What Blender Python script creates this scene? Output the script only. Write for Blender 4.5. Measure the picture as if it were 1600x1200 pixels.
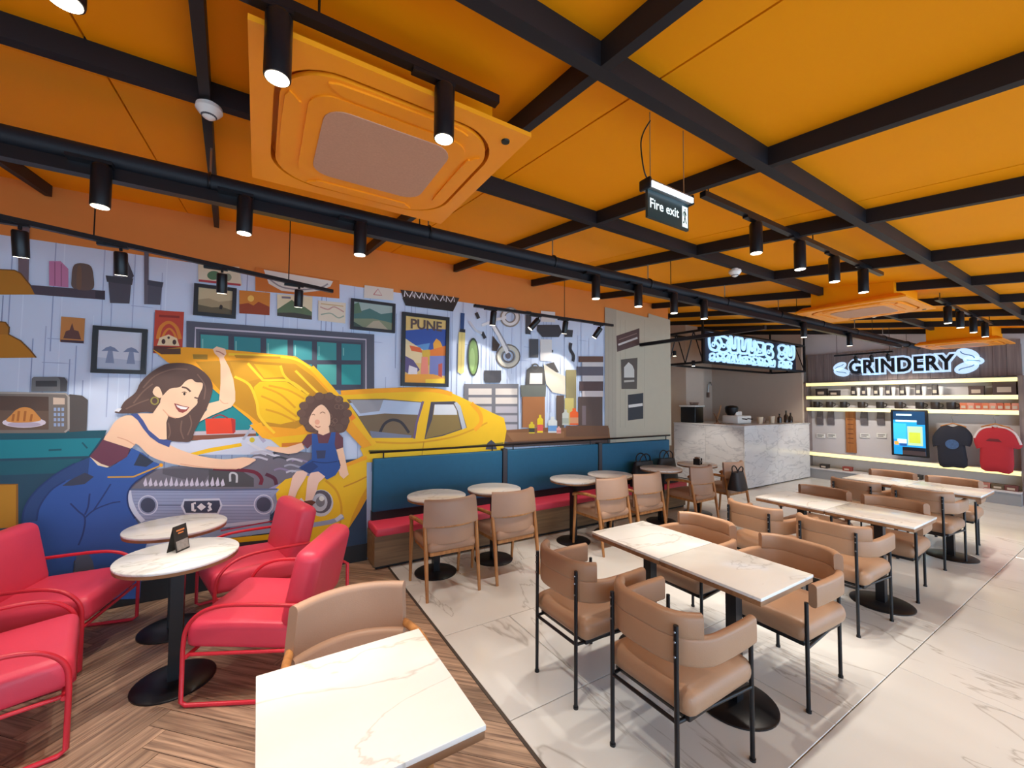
import bpy, bmesh, math, random
from mathutils import Vector, Matrix
random.seed(7)
for o in list(bpy.data.objects): bpy.data.objects.remove(o, do_unlink=True)
S = bpy.context.scene
COL = S.collection
PI = math.pi

# ------------------------------------------------------------------ camera
FPX = 640.3
YAW, PIT, ROL, CH = math.radians(31.73), math.radians(2.40), math.radians(0.42), 1.65
FWD = Vector((math.sin(YAW)*math.cos(PIT), math.cos(YAW)*math.cos(PIT), math.sin(PIT)))
_r = Vector((math.cos(YAW), -math.sin(YAW), 0)); _u = _r.cross(FWD)
RGT = math.cos(ROL)*_r + math.sin(ROL)*_u
UPV = -math.sin(ROL)*_r + math.cos(ROL)*_u
EYE = Vector((0, 0, CH))
cam_d = bpy.data.cameras.new('camera'); cam = bpy.data.objects.new('camera', cam_d); COL.objects.link(cam)
cam_d.sensor_width = 36; cam_d.sensor_fit = 'HORIZONTAL'; cam_d.lens = FPX*36/1600
cam_d.clip_start = 0.05; cam_d.clip_end = 200
cam.matrix_world = Matrix((RGT, UPV, -FWD)).transposed().to_4x4() @ Matrix.Identity(4)
cam.matrix_world.translation = EYE
S.camera = cam
def ray(x, y): return FWD + (x-800)/FPX*RGT - (y-600)/FPX*UPV
def on_y(x, y, Y): d = ray(x, y); return EYE + d*(Y/d.y)
def on_x(x, y, X): d = ray(x, y); return EYE + d*(X/d.x)
def on_z(x, y, Z): d = ray(x, y); return EYE + d*((Z-CH)/d.z)

# ------------------------------------------------------------------ world, light, exposure
W = bpy.data.worlds.new('daylight'); S.world = W; W.use_nodes = True
bg = W.node_tree.nodes['Background']
bg.inputs[0].default_value = (0.56, 0.78, 1.0, 1); bg.inputs[1].default_value = 4.2
S.view_settings.view_transform = 'Standard'; S.view_settings.look = 'None'
S.view_settings.gamma = 1.0; S.view_settings.use_curve_mapping = False
S.view_settings.exposure = 0.0
SPOT_W = 54.0; WASH_W = 26.0
WARM = (1.0, 0.92, 0.80)

# ------------------------------------------------------------------ materials
def lin(c):
    o = []
    for v in c[:3]:
        v = v/255.0
        o.append(v/12.92 if v <= 0.04045 else ((v+0.055)/1.055)**2.4)
    return (o[0], o[1], o[2], 1.0)
MATS = {}
def mat(name, rgb, rough=0.5, metal=0.0, var=0.06, scale=6.0, bump=0.0, bscale=60.0, emit=None, es=0.0, spec=0.5, coat=0.0):
    if name in MATS: return MATS[name]
    m = bpy.data.materials.new(name); m.use_nodes = True; nt = m.node_tree; b = nt.nodes['Principled BSDF']
    c = lin(rgb)
    b.inputs['Roughness'].default_value = rough; b.inputs['Metallic'].default_value = metal
    b.inputs['Specular IOR Level'].default_value = spec; b.inputs['Coat Weight'].default_value = coat
    tc = nt.nodes.new('ShaderNodeTexCoord')
    if var > 0:
        n = nt.nodes.new('ShaderNodeTexNoise'); n.inputs['Scale'].default_value = scale; n.inputs['Detail'].default_value = 4
        nt.links.new(tc.outputs['Object'], n.inputs['Vector'])
        mx = nt.nodes.new('ShaderNodeMix'); mx.data_type = 'RGBA'
        mx.inputs[6].default_value = tuple(v*(1-var) for v in c[:3])+(1,)
        mx.inputs[7].default_value = tuple(min(1, v*(1+var)) for v in c[:3])+(1,)
        nt.links.new(n.outputs['Fac'], mx.inputs[0]); nt.links.new(mx.outputs[2], b.inputs['Base Color'])
    else: b.inputs['Base Color'].default_value = c
    if bump > 0:
        n2 = nt.nodes.new('ShaderNodeTexNoise'); n2.inputs['Scale'].default_value = bscale; n2.inputs['Detail'].default_value = 3
        nt.links.new(tc.outputs['Object'], n2.inputs['Vector'])
        bp = nt.nodes.new('ShaderNodeBump'); bp.inputs['Strength'].default_value = bump; bp.inputs['Distance'].default_value = 0.01
        nt.links.new(n2.outputs['Fac'], bp.inputs['Height']); nt.links.new(bp.outputs['Normal'], b.inputs['Normal'])
    if emit:
        b.inputs['Emission Color'].default_value = lin(emit); b.inputs['Emission Strength'].default_value = es
    MATS[name] = m; return m
def ramp(nt, stops):
    r = nt.nodes.new('ShaderNodeValToRGB'); e = r.color_ramp.elements
    while len(e) < len(stops): e.new(0.5)
    for i, (p, c) in enumerate(stops): e[i].position = p; e[i].color = c
    return r
def wood(name, dark, light, rough=0.45, sx=3.0, sy=40.0, rnd=0.0, axis='X'):
    if name in MATS: return MATS[name]
    m = bpy.data.materials.new(name); m.use_nodes = True; nt = m.node_tree; b = nt.nodes['Principled BSDF']
    b.inputs['Roughness'].default_value = rough
    tc = nt.nodes.new('ShaderNodeTexCoord'); mp = nt.nodes.new('ShaderNodeMapping')
    mp.inputs['Scale'].default_value = (sx, sy, sy) if axis == 'X' else ((sy, sx, sy) if axis == 'Y' else (sy, sy, sx))
    nt.links.new(tc.outputs['Object'], mp.inputs['Vector'])
    oi = nt.nodes.new('ShaderNodeObjectInfo')
    ad = nt.nodes.new('ShaderNodeVectorMath'); ad.operation = 'ADD'
    cb = nt.nodes.new('ShaderNodeMath'); cb.operation = 'MULTIPLY'; cb.inputs[1].default_value = 57.0
    nt.links.new(oi.outputs['Random'], cb.inputs[0])
    nt.links.new(mp.outputs[0], ad.inputs[0]); nt.links.new(cb.outputs[0], ad.inputs[1])
    n = nt.nodes.new('ShaderNodeTexNoise'); n.inputs['Scale'].default_value = 1.0; n.inputs['Detail'].default_value = 5; n.inputs['Distortion'].default_value = 0.4
    nt.links.new(ad.outputs[0], n.inputs['Vector'])
    r = ramp(nt, [(0.28, lin(dark)), (0.72, lin(light))]); nt.links.new(n.outputs['Fac'], r.inputs[0])
    if rnd > 0:
        hs = nt.nodes.new('ShaderNodeHueSaturation')
        mr = nt.nodes.new('ShaderNodeMapRange'); mr.inputs[3].default_value = 1-rnd; mr.inputs[4].default_value = 1+rnd
        nt.links.new(oi.outputs['Random'], mr.inputs[0]); nt.links.new(mr.outputs[0], hs.inputs['Value'])
        nt.links.new(r.outputs[0], hs.inputs['Color']); nt.links.new(hs.outputs[0], b.inputs['Base Color'])
    else: nt.links.new(r.outputs[0], b.inputs['Base Color'])
    MATS[name] = m; return m
def marble(name, base, vein, rough=0.12, scale=1.0, width=0.035, rot=0.6, cloud=(0.93, 1.0), strength=1.0, stretch=(1.0, 2.4, 1.0)):
    if name in MATS: return MATS[name]
    m = bpy.data.materials.new(name); m.use_nodes = True; nt = m.node_tree; b = nt.nodes['Principled BSDF']
    b.inputs['Roughness'].default_value = rough
    tc = nt.nodes.new('ShaderNodeTexCoord'); mp = nt.nodes.new('ShaderNodeMapping')
    mp.inputs['Rotation'].default_value = (0.3, 0.2, rot); mp.inputs['Scale'].default_value = tuple(scale*s for s in stretch)
    g = nt.nodes.new('ShaderNodeNewGeometry')
    nt.links.new(g.outputs['Position'], mp.inputs['Vector'])
    oi = nt.nodes.new('ShaderNodeObjectInfo')
    cb = nt.nodes.new('ShaderNodeMath'); cb.operation = 'MULTIPLY'; cb.inputs[1].default_value = 31.0; nt.links.new(oi.outputs['Random'], cb.inputs[0])
    ad = nt.nodes.new('ShaderNodeVectorMath'); ad.operation = 'ADD'; nt.links.new(mp.outputs[0], ad.inputs[0]); nt.links.new(cb.outputs[0], ad.inputs[1])
    n = nt.nodes.new('ShaderNodeTexNoise'); n.inputs['Scale'].default_value = 1.3; n.inputs['Detail'].default_value = 6; n.inputs['Distortion'].default_value = 0.8
    nt.links.new(ad.outputs[0], n.inputs['Vector'])
    sb = nt.nodes.new('ShaderNodeMath'); sb.operation = 'SUBTRACT'; sb.inputs[1].default_value = 0.5; nt.links.new(n.outputs['Fac'], sb.inputs[0])
    ab = nt.nodes.new('ShaderNodeMath'); ab.operation = 'ABSOLUTE'; nt.links.new(sb.outputs[0], ab.inputs[0])
    r = ramp(nt, [(0.0, (strength, strength, strength, 1)), (width, (0, 0, 0, 1))]); nt.links.new(ab.outputs[0], r.inputs[0])
    n2 = nt.nodes.new('ShaderNodeTexNoise'); n2.inputs['Scale'].default_value = 2.2; n2.inputs['Detail'].default_value = 5; nt.links.new(ad.outputs[0], n2.inputs['Vector'])
    c = lin(base)
    r2 = ramp(nt, [(0.3, tuple(v*cloud[0] for v in c[:3])+(1,)), (0.7, tuple(min(1, v*cloud[1]) for v in c[:3])+(1,))]); nt.links.new(n2.outputs['Fac'], r2.inputs[0])
    mx = nt.nodes.new('ShaderNodeMix'); mx.data_type = 'RGBA'; mx.inputs[7].default_value = lin(vein)
    nt.links.new(r.outputs[0], mx.inputs[0]); nt.links.new(r2.outputs[0], mx.inputs[6]); nt.links.new(mx.outputs[2], b.inputs['Base Color'])
    MATS[name] = m; return m

ORANGE = mat('orange_panel_paint', (252, 160, 6), 0.62, var=0.03, scale=2.0, spec=0.15)
ORANGE_WALL = mat('orange_wall_paint', (224, 138, 62), 0.6, var=0.04)
ACOR = mat('orange_gloss_plastic', (254, 156, 26), 0.38, var=0.02)
BLACK = mat('black_satin_metal', (30, 29, 34), 0.55, 0.0, var=0.1, spec=0.3)
BLACKM = mat('black_powder_metal', (24, 25, 30), 0.35, 0.3, var=0.05)
GRILLE = mat('intake_mesh', (196, 150, 122), 0.8, var=0.12, scale=120)
TILE = marble('white_marble_tile', (221, 221, 219), (152, 147, 140), 0.16, 0.42, 0.006, 0.25, strength=0.6, stretch=(2.6, 0.7, 1.0))
TOP = marble('white_marble_top', (238, 239, 238), (186, 184, 178), 0.16, 0.9, 0.012, 0.3, strength=0.6)
COUNTER = marble('grey_veined_marble', (214, 212, 214), (160, 160, 168), 0.2, 2.2, 0.03, 0.9, strength=0.6, stretch=(0.7, 0.7, 2.0))
PLANK = wood('parquet_plank_wood', (100, 80, 70), (196, 164, 138), 0.42, 2.5, 62.0, 0.24)
OAK = wood('oak_wood', (150, 98, 52), (196, 140, 84), 0.42, 4.0, 30.0, axis='Z')
BENCHW = wood('bench_wood_laminate', (108, 82, 56), (148, 116, 80), 0.5, 1.5, 30.0)
EDGE = wood('table_edge_wood', (120, 82, 54), (164, 120, 82), 0.5, 4, 20)
FASCIA = wood('fascia_wood', (112, 98, 98), (150, 134, 130), 0.55, 1.2, 30.0, axis='Z')
RED = mat('red_leather', (230, 70, 96), 0.42, var=0.05, bump=0.08, bscale=180)
REDM = mat('red_metal', (216, 48, 66), 0.35, var=0.02)
REDB = mat('red_bench_leather', (222, 64, 90), 0.45, var=0.05, bump=0.06, bscale=180)
TAN = mat('tan_leather', (166, 128, 100), 0.42, var=0.06, bump=0.08, bscale=200)
TANS = TAN
TANW = mat('tan_fabric', (172, 138, 116), 0.5, var=0.06, bump=0.08, bscale=200)
TEAL = mat('teal_fabric', (18, 92, 128), 0.7, var=0.08, scale=20)
WHITE = mat('white_paint', (226, 226, 228), 0.6, var=0.03)
WHITEP = mat('white_plastic', (232, 232, 230), 0.4, var=0.02)
BEIGE = mat('beige_wall_paint', (206, 186, 170), 0.65, var=0.03)
UPPERW = mat('upper_wall_paint', (214, 213, 218), 0.7, var=0.03)
GREYW = mat('light_grey_board', (206, 202, 206), 0.6, var=0.03)
GREYP = mat('grey_plinth', (150, 150, 153), 0.5, var=0.05)
STEEL = mat('brushed_steel', (170, 172, 176), 0.3, 0.9, var=0.05)
LENS = mat('lamp_lens', (255, 246, 226), 0.4, var=0.0, emit=(255, 240, 212), es=9.0)
LED = mat('led_strip', (255, 240, 180), 0.4, var=0.0, emit=(255, 232, 150), es=1.25)
GLOW = mat('sign_glow_acrylic', (170, 200, 230), 0.4, var=0.0, emit=(196, 226, 255), es=0.85)
GROUT = mat('floor_joint_grout', (122, 116, 108), 0.8, var=0.05)

# ------------------------------------------------------------------ mesh helpers
class MB:
    def __init__(s): s.v = []; s.f = []; s.m = []; s.mats = []
    def mi(s, m):
        if m not in s.mats: s.mats.append(m)
        return s.mats.index(m)
    def add(s, vs, fs, m):
        o = len(s.v); k = s.mi(m); s.v += [tuple(v) for v in vs]
        for f in fs: s.f.append(tuple(i+o for i in f)); s.m.append(k)
        return s
    def box(s, c, d, m, rot=None):
        x, y, z = d[0]/2, d[1]/2, d[2]/2
        vs = [Vector(p) for p in ((-x,-y,-z),(x,-y,-z),(x,y,-z),(-x,y,-z),(-x,-y,z),(x,-y,z),(x,y,z),(-x,y,z))]
        if rot is not None: vs = [rot @ v for v in vs]
        c = Vector(c)
        return s.add([v+c for v in vs], [(3,2,1,0),(4,5,6,7),(0,1,5,4),(1,2,6,5),(2,3,7,6),(3,0,4,7)], m)
    def b2(s, a, b, m):
        return s.box([(a[i]+b[i])/2 for i in range(3)], [abs(b[i]-a[i]) for i in range(3)], m)
    def rbox(s, c, d, m, r=0.02, seg=3, rot=None, puff=0.0):
        bm = bmesh.new(); bmesh.ops.create_cube(bm, size=1.0)
        for v in bm.verts: v.co = Vector((v.co.x*d[0], v.co.y*d[1], v.co.z*d[2]))
        bmesh.ops.bevel(bm, geom=list(bm.edges), offset=min(r, 0.49*min(d)), segments=seg, profile=0.5, affect='EDGES')
        if puff:
            bmesh.ops.subdivide_edges(bm, edges=[e for e in bm.edges if e.calc_length() > 0.4*min(d[0], d[1])], cuts=5, use_grid_fill=True)
            for v in bm.verts:
                k = max(0, 1-(2*v.co.x/d[0])**2)*max(0, 1-(2*v.co.y/d[1])**2)
                if v.co.z > 0: v.co.z += puff*k
        bm.verts.index_update(); c = Vector(c)
        vs = [(rot @ v.co if rot is not None else v.co)+c for v in bm.verts]; fs = [[v.index for v in f.verts] for f in bm.faces]
        bm.free(); return s.add(vs, fs, m)
    def cyl(s, a, b, r0, m, r1=None, n=16, cap=True):
        return s.tube([a, b], [r0, r0 if r1 is None else r1], m, n, cap)
    def tube(s, pts, r, m, n=8, cap=True, closed=False, phase=0.0):
        P = [Vector(p) for p in pts]; k = len(P); R = r if isinstance(r, (list, tuple)) else [r]*k
        vs = []; up = None
        for i in range(k):
            if closed: t = P[(i+1) % k]-P[i-1]
            else: t = P[min(i+1, k-1)]-P[max(i-1, 0)]
            t.normalize()
            if up is None: up = Vector((0, 0, 1)) if abs(t.z) < 0.9 else Vector((1, 0, 0))
            x = t.cross(up)
            if x.length < 1e-4: x = t.orthogonal()
            x.normalize(); y = x.cross(t).normalized(); up = y
            for j in range(n):
                a = 2*PI*j/n+phase; vs.append(P[i]+R[i]*(math.cos(a)*x+math.sin(a)*y))
        fs = []
        for i in range(k if closed else k-1):
            q = (i+1) % k
            for j in range(n): fs.append((i*n+j, i*n+(j+1) % n, q*n+(j+1) % n, q*n+j))
        if cap and not closed:
            fs.append(tuple(range(n-1, -1, -1))); fs.append(tuple((k-1)*n+j for j in range(n)))
        return s.add(vs, fs, m)
    def lathe(s, prof, m, n=32, c=(0, 0, 0)):
        vs = []; fs = []; k = len(prof)
        for (r, z) in prof:
            for j in range(n):
                a = 2*PI*j/n; vs.append((c[0]+r*math.cos(a), c[1]+r*math.sin(a), c[2]+z))
        for i in range(k-1):
            for j in range(n): fs.append((i*n+j, i*n+(j+1) % n, (i+1)*n+(j+1) % n, (i+1)*n+j))
        fs.append(tuple(range(n-1, -1, -1))); fs.append(tuple((k-1)*n+j for j in range(n)))
        return s.add(vs, fs, m)
    def sweep(s, path, sec, m, closed=False):
        """path: list of (pos, nrm, up) ; sec: closed list of (a along nrm, b along up)"""
        n = len(sec); vs = []; fs = []; k = len(path)
        for p, nn, uu in path:
            for a, b in sec: vs.append(Vector(p)+Vector(nn)*a+Vector(uu)*b)
        for i in range(k-1):
            for j in range(n): fs.append((i*n+j, i*n+(j+1) % n, (i+1)*n+(j+1) % n, (i+1)*n+j))
        fs.append(tuple(range(n-1, -1, -1))); fs.append(tuple((k-1)*n+j for j in range(n)))
        return s.add(vs, fs, m)
    def prism(s, poly, fn, t0, t1, m):
        """poly 2d; fn(u, v, t) -> world point"""
        n = len(poly); vs = [fn(u, v, t0) for u, v in poly]+[fn(u, v, t1) for u, v in poly]
        fs = [tuple(range(n-1, -1, -1)), tuple(range(n, 2*n))]+[(i, (i+1) % n, n+(i+1) % n, n+i) for i in range(n)]
        return s.add(vs, fs, m)
    def mesh(s, name, ang=38):
        me = bpy.data.meshes.new(name); me.from_pydata([tuple(v) for v in s.v], [], s.f)
        for m in s.mats: me.materials.append(m)
        me.polygons.foreach_set('material_index', s.m)
        me.update()
        bm = bmesh.new(); bm.from_mesh(me); bmesh.ops.recalc_face_normals(bm, faces=bm.faces[:]); bm.to_mesh(me); bm.free()
        if ang:
            me.polygons.foreach_set('use_smooth', [True]*len(me.polygons)); me.set_sharp_from_angle(angle=math.radians(ang))
        return me
    def build(s, name, parent=None, ang=38):
        return link(name, s.mesh(name, ang), parent)
def link(name, data, parent=None):
    o = bpy.data.objects.new(name, data); COL.objects.link(o)
    if parent is not None: o.parent = parent
    return o
def tag(o, label, cat, group=None):
    o['label'] = label; o['category'] = cat
    if group: o['group'] = group
    return o
def thing(name, label, cat, loc=(0, 0, 0), rz=0.0, group=None):
    o = bpy.data.objects.new(name, None); COL.objects.link(o); o.empty_display_size = 0.1
    o.location = loc; o.rotation_euler = (0, 0, rz); return tag(o, label, cat, group)
def struct(o): o['kind'] = 'structure'; return o
def dup(root, loc, rz, label, group):
    def cp(o, par):
        c = o.copy(); COL.objects.link(c); c.parent = par
        for ch in list(o.children): cp(ch, c)
        return c
    r = cp(root, None); r.location = loc; r.rotation_euler = (0, 0, rz); r['label'] = label; r['group'] = group
    return r
def rrect(w, h, r, n=4):
    o = []
    for cx, cy, a0 in ((w/2-r, h/2-r, 0), (-w/2+r, h/2-r, PI/2), (-w/2+r, -h/2+r, PI), (w/2-r, -h/2+r, 1.5*PI)):
        for i in range(n+1): a = a0+PI/2*i/n; o.append((cx+r*math.cos(a), cy+r*math.sin(a)))
    return o
def crom(pts, closed=True, k=5):
    n = len(pts); o = []
    for i in range(n if closed else n-1):
        g = (lambda j: pts[j % n]) if closed else (lambda j: pts[max(0, min(n-1, j))])
        p0, p1, p2, p3 = g(i-1), g(i), g(i+1), g(i+2)
        for q in range(k):
            t = q/k
            o.append(tuple(0.5*(2*p1[d]+(p2[d]-p0[d])*t+(2*p0[d]-5*p1[d]+4*p2[d]-p3[d])*t*t+(3*p1[d]-p0[d]-3*p2[d]+p3[d])*t**3) for d in range(len(p1))))
    if not closed: o.append(pts[-1])
    return o
DG = None
def text_mesh(body, size, extrude, m, align='CENTER', bold=0.0, space=1.0):
    c = bpy.data.curves.new('lettering', 'FONT'); c.body = body; c.size = size; c.extrude = extrude; c.align_x = align; c.align_y = 'CENTER'
    c.offset = bold; c.space_character = space; c.resolution_u = 3
    t = bpy.data.objects.new('lettering', c); COL.objects.link(t)
    me = bpy.data.meshes.new_from_object(t.evaluated_get(bpy.context.evaluated_depsgraph_get()))
    bpy.data.objects.remove(t, do_unlink=True); bpy.data.curves.remove(c)
    me.materials.clear(); me.materials.append(m); return me
def face_y(o, p): o.matrix_world = Matrix(((1,0,0,p[0]),(0,0,-1,p[1]),(0,1,0,p[2]),(0,0,0,1)))
def face_x(o, p): o.matrix_world = Matrix(((0,0,-1,p[0]),(-1,0,0,p[1]),(0,1,0,p[2]),(0,0,0,1)))

# ------------------------------------------------------------------ room shell
WY = 4.47            # mural wall face
GX = 10.9            # merchandise wall face
BX = 1.14            # parquet / marble border
CA, CK = 2.60, 0.13  # underside of the beams: z = CA + CK*y
def zb(y): return CA+CK*max(y, 0.0)
XL, XR, YF, YB = -3.0, 10.9, -2.6, 6.7
floor = struct(MB().b2((XL-0.2, YF-0.2, -0.16), (XR+0.2, YB+0.2, -0.012), GROUT).build('floor'))
# marble slabs, one object each
def rect_tile(x0, x1, y0, y1, m, par, name, gap=0.0025, top=0.0, th=0.02):
    mb = MB(); cx, cy = (x0+x1)/2, (y0+y1)/2; w, h = (x1-x0)-2*gap, (y1-y0)-2*gap
    e = 0.002
    vs = [(-w/2,-h/2,-th),(w/2,-h/2,-th),(w/2,h/2,-th),(-w/2,h/2,-th),(-w/2,-h/2,-e),(w/2,-h/2,-e),(w/2,h/2,-e),(-w/2,h/2,-e),
          (-w/2+e,-h/2+e,0),(w/2-e,-h/2+e,0),(w/2-e,h/2-e,0),(-w/2+e,h/2-e,0)]
    fs = [(3,2,1,0),(0,1,5,4),(1,2,6,5),(2,3,7,6),(3,0,4,7),(4,5,9,8),(5,6,10,9),(6,7,11,10),(7,4,8,11),(8,9,10,11)]
    mb.add(vs, fs, m); o = mb.build(name, par, 0); o.location = (cx, cy, top); return o
ys = [YF]+[0.97+0.89*i for i in range(-3, 7)]+[YB]
for r_ in range(len(ys)-1):
    x = 1.69 if r_ % 2 else 1.69+0.89
    xs = [BX+0.012]+[x+1.78*i for i in range(0, 6) if x+1.78*i < XR-0.1]+[XR]
    for i in range(len(xs)-1): rect_tile(xs[i], xs[i+1], ys[r_], ys[r_+1], TILE, floor, 'marble_slab')
# threshold strip
struct(MB().b2((BX-0.006, YF, -0.02), (BX+0.012, WY, 0.001), mat('dark_threshold_metal', (92, 84, 78), 0.4, 0.5)).build('trim_1'))
# herringbone parquet, clipped to the area left of the border
def clip(poly, ax, lim, keep_less):
    out = []
    for i in range(len(poly)):
        a, b = poly[i], poly[(i+1) % len(poly)]
        ia = (a[ax] <= lim) if keep_less else (a[ax] >= lim); ib = (b[ax] <= lim) if keep_less else (b[ax] >= lim)
        if ia: out.append(a)
        if ia != ib:
            t = (lim-a[ax])/(b[ax]-a[ax]); out.append((a[0]+t*(b[0]-a[0]), a[1]+t*(b[1]-a[1])))
    return out
PW, PL = 0.11, 0.77
planks = []
c45 = math.sqrt(0.5)
for i in range(-80, 80):
    for j in range(-18, 18):
        for k in (0, 1):
            # herringbone: step (PW, PW) along i, (PL,-PL) alternate along j
            bx0 = i*PW+j*PL; by0 = i*PW-j*PL
            if k == 0: q = [(bx0, by0), (bx0+PL, by0), (bx0+PL, by0+PW), (bx0, by0+PW)]
            else: q = [(bx0+PL, by0-PL+PW), (bx0+PL+PW, by0-PL+PW), (bx0+PL+PW, by0+PW), (bx0+PL, by0+PW)]
            cx = sum(p[0] for p in q)/4; cy = sum(p[1] for p in q)/4
            q = [(cx+(p[0]-cx)*(1-0.003/(PL if k == 0 else PW)), cy+(p[1]-cy)*(1-0.003/(PW if k == 0 else PL))) for p in q]
            w = [((p[0]-p[1])*c45+0.2, (p[0]+p[1])*c45+2.0) for p in q]
            w = clip(w, 0, BX-0.008, True); 
            if w: w = clip(w, 0, XL, False)
            if w: w = clip(w, 1, WY-0.02, True)
            if w: w = clip(w, 1, YF, False)
            if len(w) < 3: continue
            planks.append((w, k))
vis = []; rest = []
for w, k in planks:
    cx = sum(p[0] for p in w)/len(w); cy = sum(p[1] for p in w)/len(w)
    (vis if (cy > 0.75 and cx > -1.75 and (cx > -0.8*cy+0.25)) else rest).append((w, k))
vis.sort(key=lambda e: sum(p[0]**2+p[1]**2 for p in e[0])/len(e[0]))
rest += vis[300:]; vis = vis[:300]
rot45 = {0: PI/4, 1: 3*PI/4}
for w, k in vis:
    cx = sum(p[0] for p in w)/len(w); cy = sum(p[1] for p in w)/len(w); a = -rot45[k]
    lc = [((p[0]-cx)*math.cos(a)-(p[1]-cy)*math.sin(a), (p[0]-cx)*math.sin(a)+(p[1]-cy)*math.cos(a)) for p in w]
    mb = MB(); mb.prism(lc, lambda u, v, t: (u, v, t), -0.018, random.uniform(-0.0006, 0.0004), PLANK)
    o = mb.build('parquet_plank', floor, 0); o.location = (cx, cy, 0); o.rotation_euler = (0, 0, rot45[k])
mb = MB()
for w, k in rest: mb.prism(w, lambda u, v, t: (u, v, t), -0.018, 0.0, PLANK)
o = mb.build('parquet_planks', floor, 0); o['kind'] = 'stuff'

# walls
struct(MB().b2((XL-0.15, WY, -0.02), (5.86, WY+0.12, 3.45), ORANGE_WALL).build('wall_back'))
struct(MB().b2((5.80, WY+0.12, -0.02), (5.86, YB, 3.6), WHITE).build('wall_passage'))
struct(MB().b2((5.80, YB, -0.02), (XR+0.15, YB+0.12, 3.7), BEIGE).build('wall_rear'))
struct(MB().b2((XL-0.15, YF, -0.02), (XL, WY, 3.4), BEIGE).build('wall_left'))
gw = struct(MB().b2((XR+0.02, YF, -0.02), (XR+0.15, YB, 3.7), UPPERW).build('wall_right'))
# street front behind the camera: tall shopfront openings with posts
fr = MB().b2((XL, YF-0.1, 2.45), (XR, YF, 2.75), BLACK)
for x in [XL+0.04+i*(XR-XL-0.08)/6 for i in range(7)]: fr.b2((x-0.04, YF-0.1, 0), (x+0.04, YF, 2.5), BLACK)
struct(fr.build('window_1'))

# ceiling: orange boards (one object each), black beams
CP = 0.085
ceil = struct(MB().add([(XL-0.15, YF-0.1, CA+CP+0.03), (XR+0.15, YF-0.1, CA+CP+0.03), (XR+0.15, 0, CA+CP+0.03), (XL-0.15, 0, CA+CP+0.03),
    (XL-0.15, YB+0.1, zb(YB+0.1)+CP+0.03), (XR+0.15, YB+0.1, zb(YB+0.1)+CP+0.03)]+
    [(XL-0.15, YF-0.1, CA+CP+0.16), (XR+0.15, YF-0.1, CA+CP+0.16), (XR+0.15, 0, CA+CP+0.16), (XL-0.15, 0, CA+CP+0.16),
    (XL-0.15, YB+0.1, zb(YB+0.1)+CP+0.16), (XR+0.15, YB+0.1, zb(YB+0.1)+CP+0.16)],
    [(0,1,2,3),(3,2,5,4),(6,9,8,7),(9,10,11,8),(0,6,7,1),(1,7,8,2),(2,8,11,5),(5,11,10,4),(4,10,9,3),(3,9,6,0)], mat('dark_ceiling_void', (60, 34, 14), 0.8)).build('ceiling', None, 0))
seams = [-2.35, -0.57, 1.19, 2.88, 4.6, 6.3, 8.0, 9.7]
xb = [XL]+seams[0:]+[XR]
rows = [(YF, 0.0), (0.0, 2.3), (2.3, 4.47), (4.47, YB)]
for i in range(len(xb)-1):
    for (a, b) in rows:
        g = 0.004
        x0, x1 = xb[i]+g, xb[i+1]-g; y0, y1 = a+0.001, b-0.001
        cx, cy = (x0+x1)/2, (y0+y1)/2; cz = (zb(y0)+zb(y1))/2+CP
        vs = [(x-cx, y-cy, zb(y)+CP+t-cz) for t in (0, 0.03) for (x, y) in ((x0,y0),(x1,y0),(x1,y1),(x0,y1))]
        mb = MB().add(vs, [(3,2,1,0),(4,5,6,7),(0,1,5,4),(1,2,6,5),(2,3,7,6),(3,0,4,7)], ORANGE)
        o = mb.build('ceiling_panel', ceil, 0); o.location = (cx, cy, cz)
def beam_y(x, y0, y1, w=0.038, x1=None):
    vs = []
    for y, xx_ in ((y0, x), (y1, x if x1 is None else x1)):
        z = zb(y); vs += [(xx_-w/2, y, z), (xx_+w/2, y, z), (xx_+w/2, y, z+CP+0.01), (xx_-w/2, y, z+CP+0.01)]
    MB().add(vs, [(0,1,2,3),(7,6,5,4),(0,4,5,1),(1,5,6,2),(2,6,7,3),(3,7,4,0)], BLACK).build('cross_beam', ceil, 0)
def beam_x(y, x0, x1, w=0.048, dz=-0.004):
    vs = []
    for x in (x0, x1):
        for yy, t in ((y-w/2, 0), (y+w/2, 0), (y+w/2, CP+0.02), (y-w/2, CP+0.02)):
            vs.append((x, yy, (zb(y)+dz if t == 0 else zb(yy)+CP+0.01)))
    MB().add(vs, [(0,1,2,3),(7,6,5,4),(0,4,5,1),(1,5,6,2),(2,6,7,3),(3,7,4,0)], BLACK).build('long_beam', ceil, 0)
for x in (-2.55, -1.4, 0.92, 1.945, 3.06, 4.30, 5.45, 6.6, 7.75, 8.9, 10.05): beam_y(x, 0.0, WY-0.015 if x < 5.7 else YB)
beam_y(-0.10, 0.0, WY-0.015, 0.036, -0.36)
for y in (-0.15, 0.955, 2.06): beam_x(y, XL, XR)

# black skirting along the mural
struct(MB().b2((XL, WY-0.03, 0), (1.0, WY+0.01, 0.17), mat('black_skirting', (22, 22, 26), 0.5)).build('baseboard_back'))

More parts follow.
